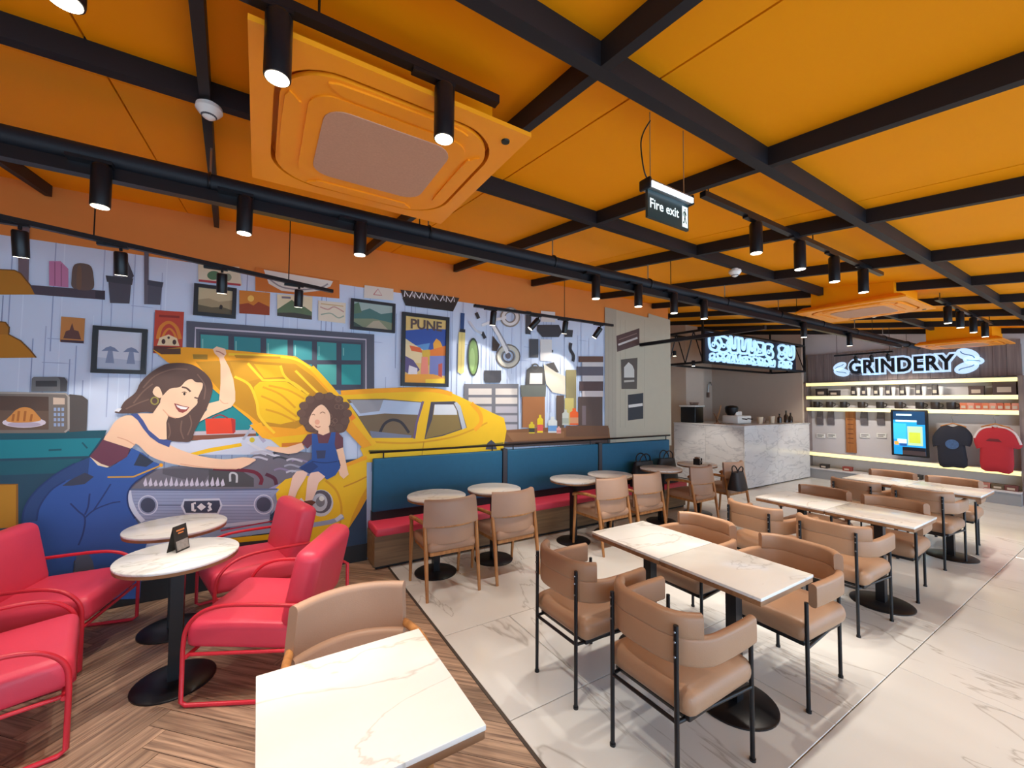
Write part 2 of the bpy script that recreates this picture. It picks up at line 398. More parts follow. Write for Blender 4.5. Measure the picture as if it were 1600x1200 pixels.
# ------------------------------------------------------------------ mural (flat print on the wall, traced shapes)
_layer = [0.004]
def paint(rgb): return mat('mural_print_%d_%d_%d' % tuple(rgb), rgb, 0.62, var=0.04, scale=9)
class Mural:
    def __init__(s, name, parent): s.mb = MB(); s.name = name; s.par = parent
    def P(s, x, y): p = on_y(x, y, WY); return (p.x, p.z)
    def poly(s, rgb, pts, smooth=False):
        if smooth: pts = crom(pts)
        return s.wpoly(rgb, [s.P(*p) for p in pts])
    def wpoly(s, rgb, w):
        _layer[0] += 0.00005; y = WY-_layer[0]
        s.mb.add([(a, y, b) for a, b in w], [tuple(range(len(w)))], paint(rgb)); return s
    def line(s, rgb, pts, wd=0.008, smooth=True, closed=False):
        if smooth: pts = crom(pts, closed, 5)
        w = [s.P(*p) for p in pts]; n = len(w); L = []; R = []
        for i in range(n):
            a = w[i-1] if (i > 0 or closed) else w[i]; b = w[(i+1) % n] if (i < n-1 or closed) else w[i]
            dx, dz = b[0]-a[0], b[1]-a[1]; l = math.hypot(dx, dz) or 1
            L.append((w[i][0]-dz/l*wd/2, w[i][1]+dx/l*wd/2)); R.append((w[i][0]+dz/l*wd/2, w[i][1]-dx/l*wd/2))
        _layer[0] += 0.00005; y = WY-_layer[0]
        vs = [(p[0], y, p[1]) for p in L]+[(p[0], y, p[1]) for p in R]
        fs = [(i, (i+1) % n, n+(i+1) % n, n+i) for i in range(n if closed else n-1)]
        s.mb.add(vs, fs, paint(rgb)); return s
    def ell(s, rgb, x, y, rx, ry, n=20):
        return s.poly(rgb, [(x+rx*math.cos(2*PI*i/n), y+ry*math.sin(2*PI*i/n)) for i in range(n)])
    def ring(s, rgb, x, y, r, wd): return s.line(rgb, [(x+r*math.cos(2*PI*i/20), y+r*math.sin(2*PI*i/20)) for i in range(20)], wd, False, True)
    def done(s): return s.mb.build(s.name, s.par, 0)
def tr(pts, ox, oy, k): return [(ox+x/k, oy+y/k) for x, y in pts]

MT = 2.835
base = MB().b2((XL, WY-0.004, 0.0), (5.86, WY+0.001, MT), mat('mural_plank_wall_print', (204, 217, 240), 0.62, var=0.05, scale=1.5)).build('wall_mural', None, 0)
tag(base, 'printed wall mural of a garage with a woman and a girl at a yellow car', 'mural')
k = Mural('printed_plank_lines', base)
xx = XL+0.1
while xx < 4.5:
    z0 = random.choice([0.3, 0.9, 1.5, 2.0]); z1 = min(MT, z0+random.uniform(0.5, 1.8)); g = random.choice([(150, 166, 202), (166, 180, 212), (134, 148, 184), (216, 228, 248)])
    k.wpoly(g, [(xx, z0), (xx+0.006, z0), (xx+0.006, z1), (xx, z1)]); xx += random.uniform(0.02, 0.07)
for i in range(26):
    x0 = random.uniform(-2, 4); z0 = random.uniform(1.2, 2.7); k.wpoly((164, 178, 210), [(x0, z0), (x0+random.uniform(0.08, 0.2), z0), (x0+0.1, z0+0.006), (x0, z0+0.006)])
k.done()
# beige side of the garage with lockers and plaques
k = Mural('printed_side_wall', base)
k.poly((186, 178, 158), [(944, 480), (1046, 505), (1048, 696), (944, 696)])
k.poly((172, 164, 148), [(944, 480), (962, 484), (962, 696), (944, 696)])
k.poly((186, 178, 158), [(1012, 490), (1046, 500), (1048, 690), (1012, 690)])
for x in (950, 956, 968, 976, 1006): k.line((150, 144, 130), [(x, 500), (x, 668)], 0.006, False)
k.done()
def printed(name, items):
    k = Mural(name, base)
    for it in items:
        f = it[0]; getattr(k, f)(*it[1:])
    k.done()
printed('printed_plaque', [('poly', (84, 62, 60), [(962, 525), (998, 513), (998, 539), (963, 550)]), ('line', (206, 200, 196), [(965, 539), (995, 528)], 0.03, False), ('line', (140, 116, 110), [(966, 531), (994, 521)], 0.012, False)])
printed('printed_plaque', [('poly', (88, 80, 74), [(969, 562), (995, 559), (994, 608), (970, 608)]), ('poly', (206, 204, 198), [(974, 590), (974, 574), (981, 566), (987, 571), (990, 578), (990, 590)]), ('line', (180, 176, 168), [(974, 596), (990, 595)], 0.03, False)])
printed('printed_plaque', [('poly', (44, 48, 56), [(980, 617), (1004, 614), (1004, 654), (980, 657)]), ('line', (220, 218, 214), [(981, 635), (1003, 632)], 0.045, False)])
# left: lampshades, shelf, pots
printed('printed_lampshade', [('poly', (112, 96, 104), [(30, 350), (48, 352), (46, 446), (30, 446)]), ('poly', (178, 116, 20), [(-40, 420), (24, 423), (34, 428), (46, 443), (62, 461), (-40, 461)]), ('line', (106, 68, 16), [(-40, 420), (24, 423), (34, 428), (46, 443), (62, 461)], 0.008, False)])
printed('printed_lampshade', [('poly', (170, 110, 24), [(-10, 502), (8, 503), (15, 508), (17, 519), (14, 524), (-10, 524)]), ('poly', (186, 122, 18), [(-40, 524), (14, 523), (34, 533), (48, 547), (58, 559), (-40, 560)]), ('line', (106, 68, 16), [(0, 503), (10, 504), (16, 512), (15, 523), (34, 533), (48, 547), (58, 559)], 0.008, False)])
printed('printed_shelf', [('poly', (74, 64, 76), [(48, 446), (165, 455), (165, 469), (56, 461)]), ('poly', (52, 48, 62), [(150, 455), (165, 455), (165, 469), (150, 467)]), ('poly', (192, 122, 160), [(78, 409), (96, 409), (108, 421), (108, 450), (78, 447)]), ('line', (150, 88, 124), [(87, 410), (87, 447)], 0.006, False), ('line', (150, 88, 124), [(97, 413), (97, 448)], 0.006, False), ('poly', (98, 80, 74), [(118, 414), (141, 415), (147, 432), (145, 453), (116, 451), (113, 436)], True), ('poly', (112, 84, 66), [(122, 420), (128, 418), (128, 450), (121, 450)], True)])
printed('printed_planter', [('poly', (112, 114, 126), [(178, 396), (196, 398), (196, 434), (178, 433)]), ('poly', (66, 64, 74), [(184, 398), (197, 400), (210, 432), (204, 440), (192, 434)]), ('poly', (74, 72, 84), [(170, 438), (206, 441), (203, 475), (173, 474)]), ('poly', (60, 60, 70), [(166, 431), (209, 436), (207, 446), (168, 441)])])
printed('printed_planter', [('poly', (96, 92, 104), [(226, 392), (233, 392), (233, 476), (226, 476)]), ('poly', (80, 80, 94), [(233, 442), (254, 446), (251, 477), (231, 476)]), ('poly', (64, 66, 80), [(231, 438), (256, 442), (254, 450), (231, 446)])])
printed('printed_art_card', [('poly', (192, 128, 66), [(97, 495), (134, 498), (132, 536), (95, 534)]), ('poly', (96, 62, 58), [(100, 529), (104, 518), (110, 516), (114, 505), (117, 516), (124, 518), (128, 531)]), ('line', (70, 50, 62), [(96, 533), (132, 535)], 0.02, False)])
printed('printed_art_card', [('poly', (190, 66, 46), [(243, 485), (288, 488), (285, 556), (240, 552)]), ('line', (214, 128, 40), [(247, 530), (252, 512), (264, 504), (276, 512), (282, 530)], 0.025), ('line', (214, 128, 40), [(253, 532), (258, 520), (265, 514), (272, 520), (277, 532)], 0.016), ('poly', (230, 206, 164), [(246, 540), (250, 528), (264, 523), (277, 529), (281, 541)]), ('ell', (70, 44, 40), 256, 534, 3, 4), ('ell', (70, 44, 40), 273, 535, 3, 4), ('ell', (70, 44, 40), 264, 528, 2, 2), ('poly', (96, 44, 38), [(241, 541), (285, 543), (285, 552), (240, 550)]), ('line', (140, 44, 34), [(249, 494), (281, 496)], 0.02, False)])
printed('printed_art_card', [('poly', (222, 212, 186), [(310, 412), (374, 418), (378, 447), (310, 441)]), ('ell', (84, 126, 92), 334, 431, 10, 7), ('line', (184, 60, 70), [(311, 439), (340, 442), (376, 446)], 0.02), ('ell', (140, 150, 128), 356, 434, 6, 6)])
printed('printed_art_card', [('poly', (208, 126, 40), [(374, 454), (422, 458), (421, 493), (374, 490)]), ('poly', (150, 62, 28), [(374, 476), (388, 474), (396, 478), (404, 472), (421, 480), (421, 493), (374, 490)]), ('ell', (240, 190, 90), 392, 467, 5, 5)])
printed('printed_art_card', [('poly', (226, 212, 176), [(433, 460), (488, 464), (487, 500), (433, 494)]), ('poly', (96, 118, 86), [(433, 484), (448, 474), (456, 469), (466, 478), (476, 480), (487, 488), (487, 500), (433, 494)]), ('poly', (66, 64, 58), [(433, 489), (460, 489), (487, 494), (487, 500), (433, 494)]), ('line', (130, 120, 130), [(440, 465), (454, 466)], 0.02, False)])
printed('printed_arch_board', [('poly', (206, 116, 40), [(399, 418), (530, 439), (530, 467), (399, 455)]), ('poly', (226, 222, 214), [(412, 422), (520, 440), (516, 448), (500, 455), (470, 458), (440, 455), (420, 444)]), ('line', (150, 146, 150), [(420, 436), (440, 449), (470, 453), (500, 450), (512, 444)], 0.014)])
printed('printed_art_card', [('poly', (224, 212, 190), [(497, 470), (540, 474), (539, 506), (497, 501)]), ('line', (196, 150, 140), [(500, 480), (512, 484), (522, 480), (537, 488)], 0.012), ('line', (150, 170, 150), [(501, 492), (516, 490), (528, 497), (537, 494)], 0.012), ('line', (200, 170, 120), [(501, 475), (536, 479)], 0.01)])
printed('printed_art_card', [('poly', (220, 212, 200), [(569, 446), (614, 452), (614, 470), (568, 466)]), ('line', (196, 130, 130), [(583, 461), (590, 452), (596, 462), (583, 461)], 0.01, False)])
it = [('poly', (58, 44, 36), [(625, 453), (717, 466), (707, 487), (633, 478)]), ('poly', (40, 32, 30), [(628, 466), (712, 474), (706, 487), (633, 478)])]
for i, x in enumerate((634, 642, 650, 657, 665, 673, 681, 690, 699, 706)):
    y = 459+(x-634)*0.125
    it.append(('line', (222, 222, 226), [(x-3, y+5), (x+(2 if i % 2 else -2), y-4), (x+3, y+4)], 0.014, False))
printed('printed_shop_board', it)
printed('printed_cricket_bat', [('poly', (40, 70, 122), [(719, 489), (725, 490), (724, 516), (718, 516)]), ('poly', (34, 36, 46), [(718, 514), (726, 515), (726, 520), (717, 519)]), ('poly', (226, 206, 128), [(716, 519), (726, 520), (724, 582), (719, 585), (714, 581)]), ('line', (190, 166, 96), [(721, 521), (719, 582)], 0.006, False)])
printed('printed_skateboard', [('ell', (52, 62, 50), 738.5, 558, 9, 30), ('ell', (116, 148, 84), 738.5, 558, 7, 27), ('ell', (142, 174, 112), 737, 562, 4, 18)])
printed('printed_bicycle', [('ring', (228, 228, 230), 796, 496, 12, 0.06), ('ring', (150, 140, 130), 796, 496, 14.5, 0.02), ('ring', (140, 134, 128), 796, 496, 8, 0.015), ('ring', (206, 202, 188), 793, 557, 15, 0.07), ('ring', (110, 104, 96), 793, 557, 18, 0.018), ('ring', (120, 114, 110), 793, 557, 9, 0.02), ('ell', (110, 104, 110), 793, 556, 4, 5), ('line', (232, 232, 236), [(752, 509), (774, 500), (790, 496)], 0.035, False), ('line', (232, 232, 236), [(766, 504), (776, 520), (792, 552)], 0.05, False), ('line', (150, 150, 160), [(770, 504), (782, 524), (795, 548)], 0.02, False), ('line', (44, 44, 50), [(743, 489), (747, 498)], 0.045, False), ('line', (44, 44, 50), [(752, 519), (757, 529)], 0.045, False), ('line', (200, 204, 214), [(732, 502), (742, 516), (752, 521)], 0.03), ('poly', (66, 52, 46), [(769, 525), (780, 539), (775, 549), (768, 548)])])
for _it in [('poly', (62, 62, 70), [(755, 579), (782, 579), (782, 594), (780, 598), (757, 598), (755, 594)]), ('poly', (58, 58, 64), [(838, 508), (872, 508), (877, 519), (872, 527), (846, 527), (838, 517)]), ('poly', (66, 66, 72), [(821, 486), (829, 487), (828, 523), (820, 522)]), ('poly', (72, 74, 80), [(826, 530), (840, 530), (840, 559), (826, 559)]), ('poly', (60, 60, 66), [(844, 546), (863, 547), (863, 551), (844, 550)]), ('poly', (222, 220, 220), [(844, 486), (866, 488), (866, 504), (844, 503)]), ('poly', (216, 214, 214), [(843, 530), (861, 531), (861, 565), (843, 564)]), ('poly', (70, 66, 66), [(852, 569), (864, 566), (872, 582), (858, 582)]), ('poly', (60, 60, 66), [(880, 515), (894, 516), (893, 527), (881, 527)]), ('line', (52, 50, 56), [(891, 536), (890, 546), (895, 556), (894, 565)], 0.05)]: printed('printed_tool', [_it])
printed('printed_tool_bag', [('poly', (74, 72, 72), [(822, 578), (830, 572), (846, 573), (851, 580), (851, 603), (820, 603)]), ('poly', (214, 212, 206), [(827, 583), (846, 583), (846, 600), (826, 600)]), ('ring', (80, 78, 78), 835, 574, 5, 0.02)])
printed('printed_sack', [('poly', (214, 206, 188), [(848, 568), (856, 574), (868, 582), (882, 588), (882, 617), (862, 613), (852, 600)])])
it = [('poly', (112, 112, 120), [(724, 600), (809, 600), (809, 672), (724, 672)])]
for i in range(5):
    for j in range(2): it.append(('poly', (206, 198, 192) if i < 2 else (176, 172, 182), [(731+j*42, 607+i*14), (767+j*40, 607+i*14), (767+j*40, 617+i*14), (731+j*42, 617+i*14)]))
printed('printed_drawer_cabinet', it)
printed('printed_crate', [('poly', (164, 106, 60), [(815, 618), (850, 618), (850, 668), (815, 668)]), ('poly', (100, 104, 98), [(812, 602), (852, 602), (851, 620), (813, 620)]), ('line', (120, 78, 44), [(815, 668), (815, 620)], 0.014, False)])
printed('printed_storage_boxes', [('poly', (140, 130, 92), [(883, 578), (899, 578), (899, 662), (883, 662)]), ('poly', (196, 182, 110), [(881, 622), (895, 622), (895, 664), (881, 664)]), ('poly', (92, 74, 62), [(868, 618), (880, 618), (880, 668), (868, 668)]), ('poly', (100, 70, 58), [(903, 557), (941, 557), (941, 566), (903, 566)]), ('poly', (206, 202, 204), [(908, 566), (941, 566), (941, 573), (908, 573)]), ('poly', (96, 92, 104), [(900, 573), (941, 573), (941, 587), (900, 587)]), ('poly', (206, 202, 204), [(908, 587), (941, 587), (941, 596), (908, 596)]), ('poly', (86, 66, 66), [(904, 596), (941, 596), (941, 611), (904, 611)]), ('poly', (206, 196, 196), [(908, 611), (941, 611), (941, 620), (908, 620)]), ('poly', (88, 70, 64), [(902, 620), (940, 620), (940, 668), (902, 668)]), ('poly', (120, 104, 108), [(908, 634), (914, 634), (914, 664), (908, 664)])])
printed('printed_workbench', [('poly', (132, 88, 52), [(784, 672), (850, 668), (950, 668), (952, 688), (830, 693), (784, 690)]), ('poly', (150, 104, 66), [(790, 676), (880, 674), (880, 684), (800, 689)]), ('poly', (112, 76, 52), [(883, 665), (949, 665), (949, 682), (883, 682)]), ('poly', (76, 58, 54), [(785, 691), (952, 685), (952, 692), (785, 699)])])
for r in ([(210, 190, 40), (60, 60, 50), 825, 659, 9, 18], [(238, 206, 30), (222, 92, 80), 838, 648, 9, 28], [(222, 226, 224), (110, 160, 214), 855, 651, 14, 25], [(196, 200, 190), (168, 176, 164), 877, 640, 10, 24], [(232, 96, 34), (214, 150, 110), 889, 638, 13, 26], [(226, 170, 160), (214, 130, 120), 868, 666, 7, 11]):
    c1, c2, x, y, w, h = r
    printed('printed_bottle', [('poly', c1, [(x, y+h*0.25), (x+w*0.3, y+h*0.15), (x+w*0.3, y), (x+w*0.7, y), (x+w*0.7, y+h*0.15), (x+w, y+h*0.25), (x+w, y+h), (x, y+h)]), ('poly', c2, [(x, y+h*0.55), (x+w, y+h*0.55), (x+w, y+h*0.9), (x, y+h*0.9)])])
# cabinet, microwave, radio
printed('printed_cabinet', [('poly', (36, 74, 96), [(-60, 676), (168, 672), (150, 720), (90, 900), (-60, 930)]), ('poly', (24, 82, 98), [(-60, 676), (168, 672), (163, 683), (-60, 687)]), ('poly', (22, 128, 144), [(-60, 688), (160, 684), (140, 712), (-60, 718)]), ('poly', (26, 92, 108), [(-60, 722), (130, 716), (110, 738), (-60, 744)]), ('line', (18, 84, 100), [(78, 703), (98, 702)], 0.014, False), ('line', (18, 84, 100), [(130, 691), (138, 700)], 0.01, False), ('poly', (190, 132, 30), [(-60, 757), (29, 756), (29, 822), (-60, 830)]), ('line', (150, 98, 26), [(-40, 757), (29, 756), (29, 822)], 0.012, False), ('poly', (62, 58, 70), [(-60, 832), (40, 824), (60, 910), (-60, 930)])])
it = [('poly', (120, 112, 106), [(-60, 611), (104, 614), (110, 618), (110, 672), (104, 676), (-60, 677)]), ('poly', (86, 80, 78), [(110, 616), (130, 618), (139, 625), (137, 673), (110, 675)]), ('poly', (84, 66, 58), [(-60, 617), (78, 620), (78, 671), (-60, 672)]), ('poly', (104, 84, 72), [(-60, 640), (78, 642), (78, 671), (-60, 672)]), ('ell', (214, 206, 220), 40, 660, 34, 8), ('ell', (180, 168, 190), 40, 663, 26, 4), ('poly', (206, 140, 70), [(12, 657), (20, 648), (28, 640), (40, 636), (52, 639), (60, 647), (66, 656), (54, 659), (40, 660), (24, 660)], True)]
for x in (24, 32, 42, 52): it.append(('line', (164, 98, 44), [(x, 642 if 28 < x < 50 else 647), (x-2, 658)], 0.012, False))
it += [('poly', (206, 184, 166), [(85, 621), (103, 622), (103, 632), (85, 632)]), ('line', (170, 164, 158), [(-60, 613), (104, 615), (109, 620), (109, 670), (103, 675)], 0.012, False)]
for j in range(4):
    for i in range(3): it.append(('poly', (150, 170, 206), [(86+6*i, 637+8*j), (90+6*i, 637+8*j), (90+6*i, 642+8*j), (86+6*i, 642+8*j)]))
printed('printed_microwave', it)
printed('printed_radio', [('poly', (112, 114, 116), [(52, 592), (55, 589), (92, 589), (96, 594), (96, 612), (51, 612)]), ('poly', (76, 76, 80), [(92, 589), (103, 590), (107, 596), (106, 612), (96, 612), (96, 594)]), ('poly', (62, 62, 66), [(58, 595), (91, 595), (91, 604), (58, 604)])])
# garage window
pan = []
cols = [(314, 357), (366, 407), (416, 449), (458, 487), (495, 525), (533, 563)]
it = [('poly', (80, 84, 98), [(292, 502), (584, 523), (584, 612), (292, 600)]), ('line', (186, 182, 196), [(305, 560), (306, 513), (440, 522), (571, 531), (571, 610)], 0.016, False), ('poly', (64, 68, 84), [(312, 519), (566, 536), (566, 610), (312, 600)])]
for i, (a, b) in enumerate(cols):
    f = lambda x, y0: y0+(x-314)*0.064
    g = (46, 132, 140) if i % 2 else (62, 152, 152)
    it.append(('poly', g, [(a, f(a, 523)), (b, f(b, 523)), (b, 561+(b-314)*0.01), (a, 561+(a-314)*0.01)]))
    it.append(('poly', (40, 150, 150) if i % 2 else (74, 160, 156), [(a, 569+(a-314)*0.004), (b, 569+(b-314)*0.004), (b, 601), (a, 601)]))
    it.append(('line', (120, 186, 182), [(a+3, f(a, 530)), (a+3, 556)], 0.01, False))
printed('printed_window', it)
# shelf and toolbox seen below the bonnet
printed('printed_workbench', [('poly', (20, 132, 140), [(300, 600), (420, 600), (420, 700), (300, 690)]), ('poly', (130, 80, 60), [(296, 679), (400, 676), (400, 686), (296, 688)]), ('poly', (190, 180, 190), [(300, 674), (400, 671), (400, 677), (300, 680)])])
printed('printed_toolbox', [('poly', (226, 66, 36), [(321, 654), (364, 653), (366, 677), (323, 678)]), ('poly', (180, 46, 40), [(361, 653), (368, 655), (368, 675), (364, 677)]), ('line', (150, 30, 40), [(332, 653), (344, 648), (356, 653)], 0.01)])
# car
K = lambda pts: tr(pts, 520, 590, 5.714)
Q = lambda pts: tr(pts, 230, 480, 4.324)
T = lambda pts: tr(pts, 380, 680, 5.454)
G = lambda pts: tr(pts, 200, 640, 6.0)
Y1, Y2, Y3, Y4 = (240, 192, 14), (222, 160, 14), (246, 168, 20), (196, 140, 20)
car = Mural('printed_car', base)
car.poly((36, 62, 92), [(500, 720), (572, 716), (572, 880), (470, 880), (380, 850)])
car.poly(Y1, [(528, 617), (590, 609), (669, 607), (702, 613), (722, 622), (746, 634), (768, 645), (786, 653), (790, 672), (786, 694), (782, 720), (571, 722), (562, 700), (574, 690), (560, 660)])
car.line(Y3, [(532, 614), (600, 610), (670, 609), (705, 616)], 0.05)
car.poly((118, 100, 76), [(541, 624), (599, 623), (658, 628), (646, 684), (580, 684), (558, 650)])
car.poly((178, 196, 222), [(570, 626), (600, 625), (657, 629), (652, 648), (600, 646), (560, 650), (545, 630)])
car.poly((150, 152, 160), [(546, 625), (598, 625), (592, 642), (562, 646)])
car.line((52, 48, 54), [(593, 675), (600, 662), (612, 656), (626, 660), (638, 676)], 0.03)
car.poly((120, 128, 150), [(577, 673), (642, 680), (641, 684), (580, 684)])
car.line((110, 92, 130), [(660, 627), (650, 660), (646, 685)], 0.025, False)
car.poly((70, 66, 80), [(672, 628), (709, 627), (718, 634), (728, 668), (690, 681), (662, 686)])
car.poly((190, 196, 206), [(712, 628), (718, 634), (727, 668), (721, 671), (714, 642), (708, 630)])
car.poly((140, 118, 66), [(677, 632), (708, 632), (713, 642), (719, 670), (691, 679), (663, 685), (674, 655)])
car.poly((216, 222, 230), [(678, 632), (707, 632), (712, 641), (713, 648), (676, 648)])
car.line(Y2, [(580, 690), (640, 692), (700, 684), (735, 672), (760, 660)], 0.02)
car.line(Y3, [(735, 630), (748, 645), (750, 660), (740, 672)], 0.05)
car.line((130, 118, 40), [(575, 704), (650, 703), (720, 698), (785, 692)], 0.018)
car.line(Y4, [(661, 690), (658, 712)], 0.01, False)
car.poly((70, 70, 88), [(757, 702), (760, 692), (766, 687), (772, 692), (775, 702)])
# engine bay
car.poly((198, 206, 224), G([(380, 300), (620, 290), (1100, 250), (1440, 240), (1440, 420), (380, 420)]))
car.poly((206, 214, 232), G([(400, 310), (520, 240), (560, 300), (700, 280), (1080, 270), (1040, 330), (700, 390), (430, 390)]))
car.poly(Y1, G([(590, 405), (760, 360), (1060, 310), (1070, 340), (760, 400), (620, 430)]))
car.poly((112, 110, 122), G([(20, 740), (60, 640), (220, 570), (420, 530), (1040, 520), (1120, 480), (1180, 420), (1500, 380), (1900, 420), (1900, 640), (1500, 740)]))
car.poly((90, 88, 98), G([(330, 550), (800, 540), (740, 640), (700, 690), (330, 600)]))
car.poly((74, 74, 78), G([(760, 560), (1050, 560), (1180, 640), (1180, 720), (760, 720)]))
for i in range(16):
    x = 150+i*48; car.poly((206, 202, 220), G([(x, 700-abs(7-i)*2), (x+24, 640+random.uniform(-20, 30)), (x+40, 704), (x+10, 716)]))
car.line((196, 200, 206), G([(960, 670), (960, 600), (990, 590), (1020, 610), (1020, 680)]), 0.016)
car.line((110, 26, 50), G([(800, 550), (1000, 560), (1180, 580), (1250, 640), (1240, 700)]), 0.03)
car.line((84, 36, 56), G([(1290, 600), (1370, 640), (1390, 700)]), 0.03)
car.line((210, 212, 222), G([(1120, 300), (1200, 350), (1300, 400), (1420, 440)]), 0.025)
car.line((170, 176, 192), G([(1080, 280), (1150, 180), (1170, 130)]), 0.02)
car.line((170, 168, 196), G([(1280, 300), (1240, 240), (1300, 200)]), 0.03)
car.ell((206, 190, 40), 394, 687, 4, 4)
for i in range(14):
    x = random.uniform(1050, 1800); y = random.uniform(400, 600)
    car.line(random.choice([(160, 160, 176), (190, 190, 204), (66, 68, 76), (140, 130, 160)]), G([(x, y), (x+60, y-15), (x+150, y+10)]), 0.018)
car.line((150, 150, 190), G([(1320, 760), (1480, 690), (1640, 620), (1800, 580)]), 0.05)
# bonnet
car.poly(Y3, [(240, 547), (290, 543), (357, 547), (461, 557), (485, 572), (508, 596), (528, 619), (549, 649), (584, 694), (566, 700), (536, 668), (520, 690), (440, 692), (408, 678), (390, 655), (365, 635), (330, 605), (300, 585), (262, 566)])
car.poly(Y4, Q([(330, 370), (620, 360), (1000, 385), (1120, 470), (1260, 620), (1240, 700), (1000, 820), (780, 800), (680, 720), (560, 640), (420, 480)]))
car.poly(Y1, Q([(720, 540), (760, 505), (940, 505), (1090, 600), (1040, 660), (1030, 760), (900, 790), (770, 770), (745, 680)]))
car.poly((206, 150, 22), Q([(560, 370), (690, 380), (770, 480), (680, 505), (590, 460)]))
car.poly((232, 178, 18), Q([(720, 385), (890, 395), (930, 470), (790, 480)]))
car.poly(Y4, Q([(590, 490), (690, 540), (730, 690), (640, 640), (600, 560)]))
for pts in ([(550, 320), (800, 330), (990, 350), (1120, 430), (1240, 560)], [(590, 470), (690, 525), (740, 640), (760, 740), (860, 850)], [(680, 380), (770, 480), (800, 495), (960, 500), (1090, 590)], [(900, 395), (930, 470), (1040, 560)], [(1000, 430), (1130, 560), (1200, 620)]): car.line((250, 206, 40), Q(pts), 0.022)
for pts in ([(780, 540), (900, 590), (1000, 680)], [(770, 600), (880, 650), (1010, 740)], [(800, 690), (900, 720), (1000, 770)], [(820, 530), (950, 560), (1060, 620)]): car.line(Y2, Q(pts), 0.018)
car.poly((164, 128, 40), Q([(310, 320), (410, 322), (410, 355), (315, 352)])); car.poly(Y4, Q([(590, 325), (900, 335), (900, 350), (600, 345)]))
car.poly((86, 56, 40), Q([(40, 285), (230, 280), (230, 320), (100, 320)]))
car.poly((246, 176, 20), [(408, 660), (414, 672), (440, 690), (410, 684), (390, 664)])
car.poly(Y1, [(420, 684), (500, 676), (520, 690), (440, 700)]); car.poly((206, 120, 30), [(440, 692), (520, 688), (520, 692), (440, 698)])
car.line((246, 190, 20), [(486, 574), (510, 600), (530, 624), (552, 655), (584, 694)], 0.05); car.line((250, 140, 30), [(540, 640), (552, 655)], 0.05, False)
# front wing, headlamp, grille
car.poly(Y1, [(430, 762), (446, 748), (470, 742), (508, 745), (535, 730), (572, 708), (572, 778), (560, 800), (543, 826), (538, 842), (500, 862), (470, 860), (440, 812), (432, 778)])
car.poly(Y2, [(572, 776), (560, 800), (543, 826), (549, 806), (562, 778), (572, 760)])
car.line(Y2, [(508, 750), (526, 768), (533, 800), (524, 840)], 0.02); car.line((208, 140, 20), [(536, 760), (556, 752), (572, 744)], 0.014); car.line(Y3, [(535, 728), (572, 714)], 0.04)
car.ell((200, 204, 212), 501, 785, 19, 21); car.ell((92, 88, 98), 501, 783, 16.5, 18); car.ell((190, 196, 206), 499, 784, 12, 14); car.ell((120, 122, 130), 500, 783, 7, 8); car.ell((226, 230, 226), 502, 778, 4, 4)
car.line((150, 160, 186), [(468, 822), (500, 817), (520, 813), (536, 806)], 0.045); car.line((206, 210, 222), [(524, 812), (534, 804)], 0.04, False)
car.poly((150, 164, 198), G([(5, 742), (1420, 738), (1330, 850), (1330, 1080), (970, 1100), (150, 1060), (60, 940), (20, 840)]))
for i in range(11): car.line((126, 138, 172), G([(40+i*8, 770+i*28), (1340, 770+i*28)]), 0.004, False)
car.line((206, 218, 238), G([(15, 750), (30, 850), (80, 960), (150, 1040)]), 0.03); car.line((96, 108, 140), G([(10, 742), (700, 748), (1400, 740)]), 0.014)
car.line((96, 108, 140), G([(290, 890), (500, 890)]), 0.008, False); car.line((206, 214, 232), G([(890, 890), (1190, 890)]), 0.008, False)
for x, y in ((232.5, 788), (412, 787)): car.ell((206, 214, 232), x, y, 15.5, 15.5); car.ell((146, 158, 190), x, y, 13.8, 13.8); car.ell((66, 74, 98), x, y, 11.5, 11.5)
car.poly((206, 214, 232), G([(500, 900), (530, 830), (860, 825), (890, 890), (850, 975), (540, 975)])); car.poly((58, 66, 90), G([(525, 900), (535, 850), (860, 845), (868, 895), (838, 960), (548, 960)]))
car.line((230, 232, 238), G([(640, 870), (610, 875), (612, 935), (640, 940)]), 0.02, False); car.poly((230, 232, 238), G([(690, 870), (735, 905), (690, 940), (650, 905)])); car.line((230, 232, 238), G([(750, 870), (778, 880), (765, 905), (780, 930), (750, 940)]), 0.02, False)
car.line((196, 204, 226), [(350, 820), (420, 812)], 0.03); car.poly((150, 172, 206), [(300, 832), (432, 815), (432, 830), (330, 842)]); car.line((178, 50, 80), [(345, 828), (430, 812)], 0.012, False)
car.poly(Y1, [(335, 842), (432, 832), (432, 842), (335, 850)]); car.poly((56, 58, 66), [(330, 850), (440, 840), (440, 870), (330, 880)])
car.done()
